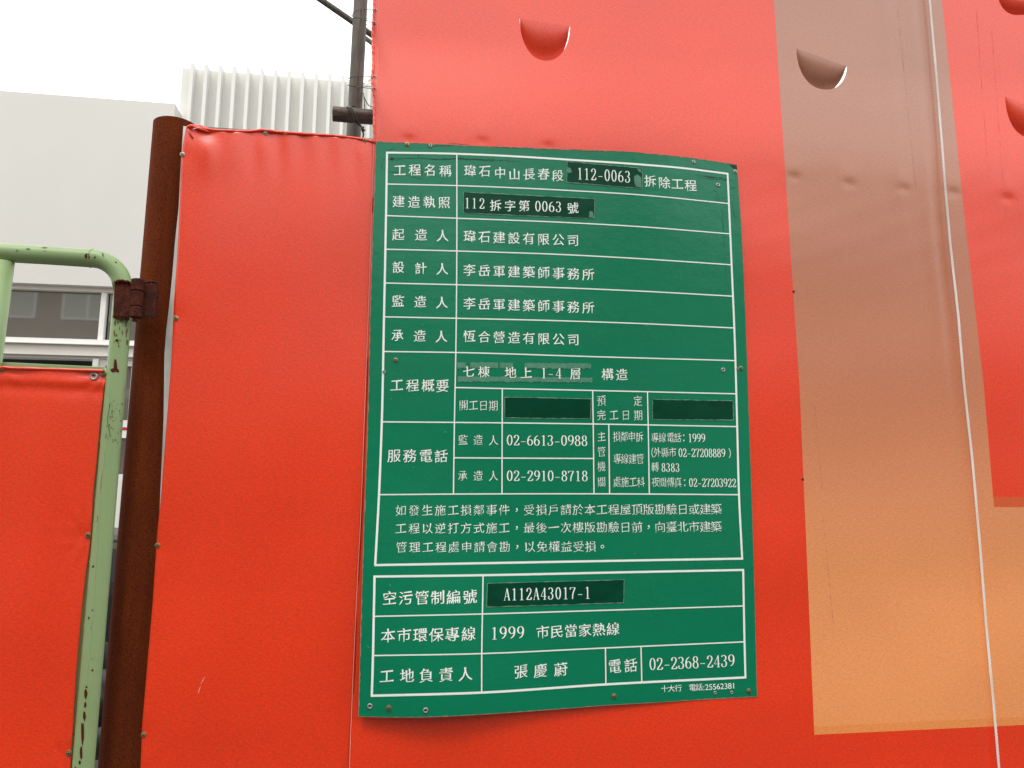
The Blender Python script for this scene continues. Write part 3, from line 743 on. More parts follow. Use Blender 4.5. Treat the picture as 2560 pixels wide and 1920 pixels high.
# heavy lashing round the pipe crossing
ls = empty('lashing_wire', SP(884, 285, 2.4), 'thick doubled black wire lashing pole and pipe together with a knot', 'wire lashing')
for k, dx in enumerate((0, 5.5)):
    b = MB(); P = [SP(872 - dx*.3, 268, 2.52), SP(866 + dx, 267, 2.46), SP(871 + dx, 268, 2.405), SP(878 + dx, 277, 2.395), SP(884 + dx, 292, 2.395), SP(889 + dx, 304, 2.40), SP(897 + dx*.5, 312, 2.42), SP(905, 317, 2.44)]
    Q = []
    for i in range(len(P)-1):
        a = P[max(i-1, 0)]; b_, c_ = P[i], P[i+1]; d_ = P[min(i+2, len(P)-1)]
        for q in range(6):
            t = q/6; Q.append(.5*((2*b_) + (c_-a)*t + (2*a-5*b_+4*c_-d_)*t*t + (3*b_-a-3*c_+d_)*t**3))
    b.tube(Q, .0024, 8); b.build('strand', M['wire'], ls, smooth=True)
b = MB(); b.tube([SP(880, 266, 2.47), SP(890, 266, 2.47), SP(898, 271, 2.44)], .0022, 8); b.build('strand', M['wire'], ls, smooth=True)
b = MB(); P = [SP(902, 316, 2.42), SP(906, 322, 2.41), SP(911, 326, 2.41), SP(907, 329, 2.42), SP(904, 323, 2.42), SP(909, 318, 2.41)]; b.tube(P, .0034, 8); b.build('knot', M['wire'], ls, smooth=True)
b = MB(); b.tube([SP(907, 328, 2.42), SP(908.5, 336, 2.42), SP(907.5, 345, 2.43)], .0026, 8); b.build('strand', M['wire'], ls, smooth=True)

# ------------------------------------------------------------------ rope hanging in front of the banner
b = MB(); Rr = .0027
ysr = np.linspace(-900, 2750, 220); axis = [W(rope_x(y), y, ban_off(rope_x(y), y) + .012) for y in ysr]
L = [0]
for i in range(1, len(axis)): L.append(L[-1] + (axis[i]-axis[i-1]).length)
ax = np.array([list(p) for p in axis]); L = np.array(L); pitch = .024; tot = L[-1]; nst = int(tot/pitch*9)
for s3 in range(3):
    pts = []
    for i in range(nst+1):
        l = tot*i/nst; c_ = Vector([float(np.interp(l, L, ax[:, q])) for q in range(3)])
        a = -2*math.pi*l/pitch + 2*math.pi*s3/3
        pts.append(c_ + (T*math.cos(a) + N*math.sin(a))*Rr*.52)
    b.tube(pts, Rr*.58, 6)
tag(b.build('rope', M['rope'], None, smooth=True), 'white twisted nylon rope hanging down over the brown stripe of the banner', 'rope')

# ------------------------------------------------------------------ rusty post
pr = .0475
pc = Vector((0, 0, 0)); AX = None
# axis found so that its left silhouette passes pixel (316, 1100) and (381, 321)
def post_axis(xl, y, off):
    P = W(xl, y, off); d = (P - CAM); d.z = 0; d.normalize(); side = Vector((d.y, -d.x, 0)); return P + side*pr
c0 = post_axis(314.5, 1100, -.055)
c1 = post_axis(380.5, 330, -.055)
topz = W(425, 308, -.055).z
pax = Vector(((c1.x-c0.x)/(c1.z-c0.z), (c1.y-c0.y)/(c1.z-c0.z), 1))
pb = c0 - pax*c0.z; pt = c0 + pax*(topz - c0.z)
ps = empty('rusty_post', pb, 'brown rusted round steel post between green gate and red cloth', 'post')
b = MB(); n = 48; b.tube([pb, pb + (pt-pb)*.5, pt], pr, n, cap=False); b.build('pipe', M['rust'], ps, smooth=True)
b = MB(); b.lathe(pt, (0, 0, 1), [(pr, -.0005), (pr, .001), (pr-.004, .001), (pr-.004, -.12), (0, -.12)], n); b.build('rim', M['rust'], ps)

# ------------------------------------------------------------------ mint green gate
gt = empty('gate', W(120, 1275, 0) - Z*1.6, 'mint green tubular steel gate with chipped paint and a red cloth on it', 'gate')
go_ = .012
# tube centre line: left along the top, round the corner, down
gr = 25.0 * ((W(283, 930, go_) - CAM).dot(Vector((0, math.cos(TH), math.sin(TH))))) / F * .93
cen = [(-900, 585), (-200, 620), (0, 631.5), (120, 638.5), (232, 646)]
bend = [(232 + 74*math.sin(a), 646 + 5*math.sin(a) + 66*(1-math.cos(a))) for a in [R(k) for k in range(12, 91, 8)]]
down = [(310.5, 712), (306, 760), (305, 814), (292.5, 929), (281, 1052), (274, 1155), (269.5, 1200), (250.5, 1417), (232, 1656), (215.5, 1851), (209.5, 1920), (180, 2250), (140, 2720)]
down = [(310.8 - (y-708)*.0848, y) for y in (716, 760, 814, 929, 1052, 1155, 1200, 1417, 1656, 1851, 1920, 2250, 2720)]
b = MB(); pts = [W(x, y, go_) for x, y in cen + bend + down]; b.tube(pts, gr, 28); b.build('frame_tube', M['mint'], gt, smooth=True)
b = MB(); b.tube([W(10.5, 655, go_), W(-25 , 930, go_), W(-250, 2720, go_)], gr*.98, 24); b.build('upright', M['mint'], gt, smooth=True)
# weld rings at the tee and the bend
for (P, d) in ((pts[len(cen)-1] - (pts[len(cen)]-pts[len(cen)-1])*.2, pts[len(cen)] - pts[len(cen)-1]), (W(309.8, 716, go_), Vector((0, 0, 1)))):
    b = MB(); u, w = b.frame(d); ring = []
    for k in range(41):
        a = 2*math.pi*k/40; rr = gr + .0001 + .0003*math.sin(k*2.3); ring.append(P + (u*math.cos(a) + w*math.sin(a))*rr + d.normalized()*.0009*math.sin(k*1.7))
    b.tube(ring, .0011, 6); b.build('weld_bead', M['mint'], gt, smooth=True)
# lower flat rail and the inner flat bar along the tube
b = MB()
A, B_ = W(-700, 872, .004), W(262, 917, .004); b.box(A, B_-A, -N*.02, -Z*.030); b.build('flat_rail', M['mint'], gt, bevel=.001)
b = MB(); vs = []
sL = lin([928, 1052, 1155, 1243, 1352, 1439, 1547, 1699, 1808, 1920, 2720], [262, 249, 241, 230, 224, 213, 202, 189, 181, 172, 108])
tl = lambda y: 310.8 - (y-708)*.0848 - 21
for y in (924, 1052, 1155, 1243, 1352, 1439, 1547, 1699, 1808, 1920, 2720):
    for (xx, of) in ((sL(y) - 14, -.012), (sL(y) - 14, .008), (tl(y) + 3, .010), (tl(y) + 3, -.012)): vs.append(W(xx, y, of))
k_ = len(vs)//4
b.add(vs, [[4*i+q, 4*i+(q+1) % 4, 4*i+4+(q+1) % 4, 4*i+4+q] for i in range(k_-1) for q in range(4)] + [[0, 1, 2, 3], [4*k_-1, 4*k_-2, 4*k_-3, 4*k_-4]])
b.build('flat_bar', M['mint'], gt)
for (wx, wy, rr) in ((254, 1101, 6), (241, 1252, 5.5), (228.5, 1404, 5.5), (215, 1564, 6), (203, 1714, 5.5), (189.5, 1867, 5)):
    b = MB(); ctr = W(wx, wy, .012); vs = []; fs = []; nn_, mm_ = 10, 7
    for i in range(mm_):
        th_ = math.pi/2*i/(mm_-1)
        for k in range(nn_):
            a = 2*math.pi*k/nn_; rj = rr*.00089*(1 + .25*random.uniform(-1, 1))
            vs.append(ctr + (T*math.cos(a)*.75 + Z*math.sin(a)*1.15)*rj*math.cos(th_) + N*rj*.9*math.sin(th_))
    fs = [[i*nn_+k, i*nn_+(k+1) % nn_, (i+1)*nn_+(k+1) % nn_, (i+1)*nn_+k] for i in range(mm_-1) for k in range(nn_)]
    b.add(vs, fs); b.build('weld_bead', M['mint'], gt, smooth=True)
# paint damage modelled as thin raised scabs that follow the tube
def tube_patch(outline, mt, name, lift=.0005, axis_v=True):
    """blotch outline in photo pixels laid on the visible side of the tube"""
    b = MB(); cx = sum(p[0] for p in outline)/len(outline); cy = sum(p[1] for p in outline)/len(outline); n = len(outline); vs = []
    def onT(x, y):
        if axis_v: A = W(310.8 - (y-708)*.0848, y, go_); A2 = W(310.8 - (y+40-708)*.0848, y+40, go_)
        else: A = W(x, 631.5 + x*.0625, go_); A2 = W(x+40, 631.5 + (x+40)*.0625, go_)
        ax_ = (A2-A).normalized(); rd = ray(x, y).normalized(); R_ = gr + lift
        u = rd - ax_*rd.dot(ax_); w0 = CAM - A; w = w0 - ax_*w0.dot(ax_)
        a_, b_, c_ = u.dot(u), 2*u.dot(w), w.dot(w) - R_*R_; dsc = max(0, b_*b_ - 4*a_*c_)
        return CAM + rd*((-b_ - math.sqrt(dsc))/(2*a_))
    for q in (0, .5, 1):
        for (x, y) in outline: vs.append(onT(cx + (x-cx)*q, cy + (y-cy)*q))
    b.add(vs, [[q*n+k, q*n+(k+1) % n, (q+1)*n+(k+1) % n, (q+1)*n+k] for q in (0, 1) for k in range(n)])
    return b.build(name, mt, gt, smooth=True)
def blob(cx, cy, rx, ry, n=14, j=.25, seed=None):
    rnd = random.Random(seed if seed is not None else int(cx*7+cy)); return [(cx + rx*math.cos(2*math.pi*k/n)*(1+rnd.uniform(-j, j)), cy + ry*math.sin(2*math.pi*k/n)*(1+rnd.uniform(-j, j))) for k in range(n)]
tube_patch([(286, 898), (290, 898), (292, 905), (293, 914), (293, 921), (297, 924), (298, 930), (295, 932), (290, 929), (286, 930), (283, 932), (277, 928), (276, 923), (281, 921), (284, 920), (284, 910)], M['chip'], 'rust_patch')
for (cx, cy, rx, ry) in ((218, 640, 7, 6), (292, 851, 4.5, 3.5), (214, 1735, 4, 12), (213, 1762, 3, 7), (211, 1790, 3.5, 12), (206, 1835, 4, 30), (203, 1882, 3.5, 20), (199, 1906, 3, 5), (231, 1676, 2.5, 3), (222, 1545, 2, 3), (231, 1526, 1.6, 2.5), (216, 1718, 3, 2.5)):
    tube_patch(blob(cx, cy, rx, ry), M['chip'], 'rust_patch', axis_v=cy > 700)
for (cx, cy, rx, ry) in ((43, 626, 2.5, 2), (70, 622, 6, 1.8), (112, 619, 7, 1.6), (257, 636, 1.8, 5), (289, 657, 3, 3), (112, 627, 2, 1.5)):
    tube_patch(blob(cx, cy, rx, ry, j=.5), M['stain'], 'paint_scuff', axis_v=False)
for (x0, y0, x1, y1, w_) in ((263, 1110, 250, 1230, 1.6), (249, 1240, 232, 1520, 1.3), (231, 1530, 221, 1650, 1.4), (219, 1660, 216, 1712, 1.6)):
    out = []; K = 16
    for k in range(K+1): t = k/K; out.append((x0+(x1-x0)*t - w_*random.uniform(.4, 1), y0+(y1-y0)*t))
    for k in range(K, -1, -1): t = k/K; out.append((x0+(x1-x0)*t + w_*random.uniform(.4, 1), y0+(y1-y0)*t))
    tube_patch(out, M['primer'], 'paint_run')
for (x0, y0, x1, y1, w_) in ((275, 1008, 268, 1050, .9), (268, 1050, 276, 1092, .9), (288, 1000, 272, 1012, 1.0)):
    out = [(x0-w_, y0), ((x0+x1)/2-w_, (y0+y1)/2+1), (x1-w_, y1), (x1+w_, y1), ((x0+x1)/2+w_, (y0+y1)/2), (x0+w_, y0)]
    tube_patch(out, M['stain'], 'paint_crack')
# rust bleeding under the hinge and dark grime
rnd = random.Random(3)
for k in range(26):
    yy = 800 + rnd.random()**1.8*70; xx = 303 - (yy-800)*.085 + rnd.uniform(-17, 21); tube_patch(blob(xx, yy, rnd.uniform(.8, 2.2), rnd.uniform(2, 7), 8, .4, k), M['bleed'] if 'bleed' in M else M.setdefault('bleed', mat('rust_bleed', (.14, .10, .03), .8)), 'rust_bleed', .0004 + k*.00001)
for k in range(40):
    yy = rnd.uniform(1010, 1110); xx = 310.8 - (yy-708)*.0848 + rnd.uniform(-14, 23); tube_patch(blob(xx, yy, rnd.uniform(.6, 1.8), rnd.uniform(.8, 3), 7, .5, k+50), M['bleed'], 'rust_bleed', .0004 + k*.00001)
b = MB(); b.tube([W(262, 921, .018), W(266, 930, .022), W(268, 938, .022)], .0022, 8); b.build('weld_bead', M['mint'], gt, smooth=True)
b = MB(); vs = blob(129, 920.5, 8, 2.2, 12, .3); b.add([W(x, y, .0048) for x, y in vs], [list(range(12))]); b.build('paint_flake', M['primer'], gt)

# hinge: two leaves, three knuckles, pin
hm = M['rust_red']
def leaf(poly, off, th_, parent, name='hinge_leaf'):
    b = MB(); n = len(poly); vs = [W(x, y, off) for x, y in poly] + [W(x, y, off - th_) for x, y in poly]
    b.add(vs, [list(range(n)), list(range(2*n-1, n-1, -1))] + [[k, (k+1) % n, n+(k+1) % n, n+k] for k in range(n)]); return b.build(name, hm, parent, bevel=.0012)
gl = leaf([(286.5, 707), (297, 704), (330, 708), (325.5, 794), (310, 793), (282.5, 790)], .012 + gr + .006, .010, gt)
leaf([(357, 709), (393, 709), (389, 794), (352.5, 794)], .030, .008, ps)
pinx = lambda y: 345 - (y-698)*.052
for (y0, y1, r_, par) in ((699, 728, .0127, ps), (729.5, 767, .0119, gl), (768.5, 794, .0124, ps)):
    b = MB(); A, B_ = W(pinx(y0), y0, .036), W(pinx(y1), y1, .036); d = (B_-A).normalized(); L_ = (B_-A).length
    b.lathe(A, d, [(0, 0), (r_-.0012, 0), (r_, .0012), (r_, L_-.0012), (r_-.0012, L_), (0, L_)], 24); b.build('knuckle', hm, par, smooth=False)
b = MB(); b.tube([W(338.5, 792, .036), W(337, 803.5, .036)], .0052, 12); b.build('hinge_pin', hm, gl)
# lumpy welds round the hinge leaves
rnd = random.Random(11)
def weld(pts_, r_, parent, off, name='weld_bead'):
    b = MB(); Q = []; rs = []
    for i in range(len(pts_)-1):
        (x0, y0), (x1, y1) = pts_[i], pts_[i+1]; k = max(3, int(math.hypot(x1-x0, y1-y0)/2.2))
        for q in range(k): Q.append(W(x0+(x1-x0)*q/k + rnd.uniform(-.8, .8), y0+(y1-y0)*q/k + rnd.uniform(-.8, .8), off)); rs.append(r_*rnd.uniform(.6, 1.3))
    b.tube(Q, rs, 8); b.build(name, hm, parent, smooth=True)
weld([(362, 707), (376, 703), (396, 708)], .0032, ps, .024); weld([(395, 712), (393, 750), (390, 794)], .0028, ps, .022); weld([(286, 706), (300, 701), (320, 705), (328, 708)], .0030, gl, .040)
weld([(282, 792), (300, 796), (324, 797)], .0026, gl, .034)

# cloth on the gate
gc = empty('gate_cloth', W(110, 1275, .02) - Z*1.6, 'orange red mesh cloth screwed onto the mint green gate', 'gate cloth')
gc_r = lin([930, 940, 970, 1052, 1155, 1222, 1287, 1326, 1395, 1426, 1530, 1677, 1829, 1920, 2720], [262, 266, 260.5, 250.5, 242, 234.5, 230.5, 229, 221, 215.5, 204, 191, 182, 176, 112])
gc_t = lin([-700, 0, 6, 30, 100, 200, 258, 266], [895, 918, 914.5, 917, 919, 922, 923.5, 930])
def gc_off(x, y):
    d = .0175 + .0018*math.sin(x*.03 + y*.004) + .0012*math.sin(y*.013)
    for (sx, sy) in ((6, 923), (257, 935), (220, 1338), (173, 1883)):
        d -= .002*gauss(math.hypot(x-sx, y-sy), 22); d += .0016*math.cos(math.atan2(y-sy, x-sx+1e-6)*9)*gauss(math.hypot(x-sx, y-sy)-34, 26)
    d += .0028*gauss(y - gc_t(x) - 30 - .03*x, 12) - .002*gauss(y - gc_t(x) - 52, 16)
    return d
b = MB(); vs = []; nu, nv = 60, 120
for j in range(nv+1):
    v = (j/nv)**1.3
    for i in range(nu+1):
        u = (i/nu); u = 1 - (1-u)**1.4; y = 920 + v*1800
        for _ in range(4): xr = gc_r(y); x = -800 + (xr+800)*u; y = gc_t(x) + v*(2720 - gc_t(x))
        vs.append(W(x, y, gc_off(x, y)))
b.add(vs, [[j*(nu+1)+i, j*(nu+1)+i+1, (j+1)*(nu+1)+i+1, (j+1)*(nu+1)+i] for j in range(nv) for i in range(nu)]); b.keepn = True
o = b.build('cloth', M['red'], gc, smooth=True); sd = o.modifiers.new('thickness', 'SOLIDIFY'); sd.thickness = .0008; sd.offset = -1
b = MB(); pts = [W(x, gc_t(x) + 3.4, .0195) for x in range(-700, 262, 6)]; b.tube(pts, [.0030 + .0005*math.sin(i*.5) for i in range(len(pts))], 8); b.build('hem', M['red'], gc, smooth=True)
for (sx, sy) in ((6, 923), (257.5, 935), (220.5, 1338), (173, 1883)): screw_mesh('screw', W(sx, sy, gc_off(sx, sy) + .0016), N, .0058, M['brass'], gc)
washer('grommet', W(234.5, 941, gc_off(234.5, 941) + .001), N, .0086, .0036, M['zinc'], gc, .002)

# ------------------------------------------------------------------ the notice board
bt = hermite([939.8, 1072, 1216, 1316, 1420, 1500, 1578, 1650, 1732, 1842.6], [352.7, 358.5, 365.5, 368.5, 373, 375.5, 379, 385.5, 394.5, 411])
bb = hermite([895.5, 980, 1068, 1162, 1280, 1397, 1515, 1632, 1760, 1893.3], [1791.5, 1793.5, 1793.2, 1789, 1781.5, 1773, 1764, 1757, 1749, 1742])
bL = hermite([352, 600, 765, 943, 1148, 1321, 1550, 1792], [939.8, 930.5, 925.5, 921.5, 915.5, 909, 902, 895.5])
bR = hermite([411, 611, 860, 1067, 1390, 1742], [1842.6, 1856, 1866.5, 1873.7, 1884.5, 1893.3])
def sg_off(x, y):
    v = (y - 360)/1420.0
    tb = .030*gauss(x-1590, 190)*max(0, 1-v*1.5)**1.5 + .010*gauss(x-1350, 200)*max(0, 1-v*2)
    bbm = .030*gauss(x-1090, 190)*sm(.55, 1.0, v)
    return .0135 + tb + bbm + .002*math.sin(y*.008)*math.sin(x*.006)
def SG(x, y, e=0.0): return W(x, y, sg_off(x, y) + e)
ns = empty('notice_board', W(1395, 1275, 0) - Z*1.6, 'green metal construction notice board with white ruled table of Chinese lettering screwed over the banner', 'notice board')
b = MB(); nu, nv = 70, 100; fr = []; bkv = []
for j in range(nv+1):
    for i in range(nu+1):
        u, v = i/nu, j/nv; x, y = 1395, 360 + v*1420
        for _ in range(6): xl, xr = bL(y), bR(y); x = xl + (xr-xl)*u; y = bt(x) + v*(bb(x)-bt(x))
        fr.append(SG(x, y)); bkv.append(SG(x, y, -.0022))
q = lambda j, i: j*(nu+1)+i
o0 = len(fr)
b.add(fr + bkv, [[q(j, i), q(j, i+1), q(j+1, i+1), q(j+1, i)] for j in range(nv) for i in range(nu)])
b.v = b.v; fs = [[o0+q(j, i), o0+q(j+1, i), o0+q(j+1, i+1), o0+q(j, i+1)] for j in range(nv) for i in range(nu)]
b.f += fs; b.m += [1]*len(fs)
rim = [q(0, i) for i in range(nu)] + [q(j, nu) for j in range(nv)] + [q(nv, i) for i in range(nu, 0, -1)] + [q(j, 0) for j in range(nv, 0, -1)]
fs = [[rim[k], rim[(k+1) % len(rim)], o0+rim[(k+1) % len(rim)], o0+rim[k]] for k in range(len(rim))]
b.f += fs; b.m += [1]*len(fs)
b.build('board', [M['green'], M['green_edge']], ns, smooth=False)
# worn bare edge, an uneven thin border just inside the rim
def edge_line(f, a0, a1, horiz, w, n=150, sgn=1):
    b = MB(); P = []; ws = []
    for i in range(n+1):
        a = a0 + (a1-a0)*i/n; k = w*(.35 + 1.0*random.random()**2); ws.append(k*.00089)
        P.append(SG(a, f(a) + sgn*k/2, .0004) if horiz else SG(f(a) + sgn*k/2, a, .0004))
    b.ribbon(P, ws, N); b.build('worn_edge', M['green_edge'], ns)
edge_line(bt, 941, 1842, True, 2.6); edge_line(bL, 354, 1790, False, 2.2); edge_line(bb, 897, 1892, True, 1.6, sgn=-1); edge_line(bR, 412, 1740, False, 1.2, sgn=-1)

# ruled lines
WH = M['white_print']
def rule(pts, w, name='ruled_line'):
    xs = [p[0] for p in pts]; ys_ = [p[1] for p in pts]; b = MB(); P = []
    if abs(xs[-1]-xs[0]) > abs(ys_[-1]-ys_[0]):
        f = hermite(xs, ys_); n = max(4, int(abs(xs[-1]-xs[0])/12)); P = [SG(xs[0] + (xs[-1]-xs[0])*i/n, f(xs[0] + (xs[-1]-xs[0])*i/n), rule.e) for i in range(n+1)]
    else:
        f = hermite(ys_, xs); n = max(4, int(abs(ys_[-1]-ys_[0])/12)); P = [SG(f(ys_[0] + (ys_[-1]-ys_[0])*i/n), ys_[0] + (ys_[-1]-ys_[0])*i/n, rule.e) for i in range(n+1)]
    rule.e += .000012
    b.ribbon(P, w*.00089, N); b.build(name, WH, ns)
rule.e = .0005
OW, IW = 5.2, 3.0
XL, XR = hermite([381, 539, 792, 1054, 1237, 1413], [967.5, 965, 960, 954.5, 947.5, 938]), hermite([435, 662, 840, 1066, 1237, 1397], [1819, 1829, 1836.5, 1843, 1847.5, 1855.5])
rule([(965, 381.3), (1142, 384.5), (1280, 390.5), (1420, 399), (1605, 411.4), (1700, 419.5), (1821, 434.5)], OW)
rule([(936, 1412.8), (1150, 1409), (1400, 1404.5), (1650, 1400), (1858, 1396.5)], OW)
rule([(967.5, 381), (965, 539), (960, 792), (954.5, 1054), (947.5, 1237), (938, 1413)], OW)
rule([(1819, 434), (1829, 662), (1836.5, 840), (1843, 1066), (1847.5, 1237), (1855.5, 1397)], OW)
for r_ in ([(968, 460), (1142, 464), (1420, 476), (1605, 487.5), (1821, 508.6)], [(966, 539), (1142, 545.5), (1420, 556.5), (1605, 567), (1824.5, 584.6)],
           [(965, 623), (1142, 627.5), (1420, 637), (1605, 647), (1829, 662)], [(963, 707.5), (1141, 711.8), (1420, 720), (1605, 728), (1832, 740.5)],
           [(959, 792), (1141, 795.7), (1420, 802.5), (1605, 809), (1836, 820)], [(958, 878.7), (1139, 881.2), (1479, 891.5), (1837, 901.5)],
           [(1139, 968.8), (1481.7, 976.2), (1839, 984.5)], [(955, 1054.6), (1136, 1056), (1483, 1060), (1843, 1066.6)],
           [(1135, 1144.5), (1310, 1145.5), (1483, 1146.3)], [(948, 1236.7), (1133.6, 1235.2), (1485, 1234.6), (1847, 1236.7)],
           [(1142, 384.5), (1142, 627.5), (1139.5, 881), (1136, 1056), (1133.6, 1235.2)], [(1255.8, 971), (1255.4, 1060), (1255, 1234.8)],
           [(1481.7, 976), (1483, 1060), (1485, 1234.6)], [(1522, 1061.5), (1523, 1150), (1524, 1234.8)], [(1618.7, 980), (1620.5, 1063), (1623.3, 1235)]):
    rule(r_, IW)
rule([(933.5, 1441.5), (1207.7, 1438), (1557, 1430.8), (1860, 1424.8)], OW); rule([(927, 1739.5), (1204, 1731.5), (1515, 1711), (1866, 1693.4)], OW)
rule([(936.4, 1441), (934, 1560), (932.5, 1640), (929.5, 1740)], OW); rule([(1858, 1424), (1859.5, 1515), (1861.3, 1605), (1863.7, 1694)], OW)
for r_ in ([(935, 1541), (1206, 1535), (1535, 1525), (1859, 1515)], [(932, 1639), (1204.4, 1634), (1512.4, 1620), (1861, 1604.6)],
           [(1207.7, 1438), (1206, 1535), (1204.4, 1634), (1204.2, 1731.5)], [(1513.5, 1620), (1514.2, 1665), (1514.8, 1711.5)], [(1602.5, 1616), (1603.5, 1660), (1604.6, 1706)]):
    rule(r_, IW)

# lettering ----------------------------------------------------------
VXS = VX
def sslope(x, y):      # slope of the printed rows where the text stands
    yt = sslope.rows
    base = (1275 - y) / (VXS - x)
    e = 4.0; b0 = sg_off(x-e, y); b1 = sg_off(x+e, y)
    return base + ((b1-b0)/(2*e)) * (y - 1275) / 1.7
sslope.rows = None
glyph_cache = {}
def cjk(ch):
    if ch in glyph_cache: return glyph_cache[ch]
    cu = bpy.data.curves.new('t', 'FONT'); cu.body = ch; cu.resolution_u = 3; cu.fill_mode = 'FRONT'; cu.size = 1.0
    o = bpy.data.objects.new('t', cu); C.objects.link(o); bpy.context.view_layer.update()
    me = bpy.data.meshes.new_from_object(o.evaluated_get(bpy.context.evaluated_depsgraph_get()))
    V = np.array([list(v.co)[:2] for v in me.vertices]) if len(me.vertices) else np.zeros((0, 2)); Fs = [list(p.vertices) for p in me.polygons]
    cnt = {}
    for f in Fs:
        for k in range(len(f)):
            a, b_ = f[k], f[(k+1) % len(f)]; e = (min(a, b_), max(a, b_)); cnt.setdefault(e, []).append((a, b_))
    NN = np.zeros_like(V)
    for e, l in cnt.items():      # outline edges: keep the outward normals
        if len(l) == 1:
            a, b_ = l[0]; d = V[b_]-V[a]; ln = np.hypot(*d)
            if ln < 1e-7: continue
            nrm = np.array([d[1], -d[0]])/ln; NN[a] += nrm; NN[b_] += nrm
    # brush flavour: find the short end caps of the strokes and shape them (heavy right ends, pointed tails)
    DV = np.zeros_like(V); nxt = {}; prv = {}
    for e, l in cnt.items():
        if len(l) == 1: a, b_ = l[0]; nxt[a] = b_; prv[b_] = a
    for a in list(nxt):
        b_ = nxt[a]
        if a not in prv or b_ not in nxt: continue
        p_, q_ = prv[a], nxt[b_]; e_ = V[b_]-V[a]; L_ = np.hypot(*e_); d0 = V[a]-V[p_]; d1 = V[q_]-V[b_]
        l0, l1 = np.hypot(*d0), np.hypot(*d1)
        if not (.04 < L_ < .105) or l0 < 1e-4 or l1 < 1e-4: continue
        if np.dot(d0, d1)/(l0*l1) > -.85 or abs(np.dot(d0, e_))/(l0*L_) > .45: continue
        n_ = np.array([e_[1], -e_[0]])/L_; mid = (V[a]+V[b_])/2; up = a if V[a][1] > V[b_][1] else b_; lo = b_ if up == a else a
        lf = a if V[a][0] < V[b_][0] else b_; rt = b_ if lf == a else a
        if n_[0] > .92: DV[up] += (-.004, .046); DV[lo] += (.016, .004)
        elif n_[0] < -.92: DV[lo] += (-.004, .006); DV[up] += (-.016, .008)
        elif n_[1] > .92: DV[lf] += (-.036, .024); DV[rt] += (.002, -.006)
        elif n_[1] < -.92: DV[lf] += (mid-V[lf])*.55; DV[rt] += (mid-V[rt])*.55 + np.array((0, -.02))
        elif n_[0] < 0 and n_[1] < 0: DV[a] += (mid-V[a])*.8 + n_*.02; DV[b_] += (mid-V[b_])*.8 + n_*.02
        elif n_[0] > 0 and n_[1] < 0: DV[lo] += (-.01, -.006); DV[up] += n_*.035
        else: DV[a] += (mid-V[a])*.5; DV[b_] += (mid-V[b_])*.5
    ln = np.hypot(NN[:, 0], NN[:, 1]) if len(V) else np.array([]); ln[ln < 1e-6] = 1; NN = NN/ln[:, None] if len(V) else NN
    bpy.data.objects.remove(o); bpy.data.curves.remove(cu); bpy.data.meshes.remove(me)
    w = V[:, 0].max()-V[:, 0].min() if len(V) else 0
    glyph_cache[ch] = (V, NN, Fs, DV, (V.min(0) + V.max(0))/2 if len(V) else np.zeros(2), w)
    return glyph_cache[ch]
def arc(cx, cy, rx, ry, a0, a1, n=22): return [(cx + rx*math.cos(R(a0 + (a1-a0)*i/n)), cy + ry*math.sin(R(a0 + (a1-a0)*i/n))) for i in range(n+1)]
def line(*p):
    out = []
    for i in range(len(p)-1):
        for k in range(4): t = k/4; out.append((p[i][0]+(p[i+1][0]-p[i][0])*t, p[i][1]+(p[i+1][1]-p[i][1])*t))
    return out + [p[-1]]
six = [arc(.25, .30, .175, .27, 0, 360, 30), arc(.40, .40, .335, .54, 102, 180, 14) + arc(.25, .30, .185, .27, 172, 200, 4)]
DIG = {
 '0': [arc(.25, .5, .175, .465, 0, 360, 32)],
 '1': [line((.26, .02), (.26, .96)), line((.12, .02), (.40, .02)), line((.26, .95), (.19, .88), (.12, .86))],
 '2': [arc(.245, .735, .165, .225, 165, -25, 20) + [(.36, .56), (.27, .38), (.14, .19), (.07, .05)], line((.07, .05), (.42, .05)), line((.42, .05), (.445, .22)), arc(.105, .745, .025, .03, 0, 360, 8)],
 '3': [arc(.225, .745, .155, .21, 155, -85, 18), arc(.215, .27, .185, .25, 88, -158, 20), line((.2, .53), (.26, .525)), arc(.085, .235, .02, .025, 0, 360, 8)],
 '4': [line((.34, .95), (.04, .29)), line((.04, .28), (.47, .28)), line((.34, .96), (.34, .02)), line((.23, .02), (.45, .02))],
 '5': [line((.12, .95), (.42, .95)), line((.12, .95), (.10, .52)), arc(.235, .31, .18, .29, 125, -160, 20)],
 '6': six, '9': [[(.5-x, 1-y) for (x, y) in s] for s in six],
 '7': [line((.06, .93), (.44, .93)), line((.06, .93), (.045, .78)), [(.44, .93), (.37, .76), (.30, .58), (.25, .40), (.225, .2), (.22, .02)]],
 '8': [arc(.25, .745, .14, .215, 0, 360, 26), arc(.25, .265, .17, .25, 0, 360, 26)],
 'A': [line((.25, .97), (.06, .03)), line((.25, .97), (.43, .02)), line((.12, .33), (.37, .33)), line((.0, .02), (.13, .02)), line((.35, .02), (.5, .02))],
 '-': [line((.08, .36), (.42, .36))],
}
lift_ctr = [0]
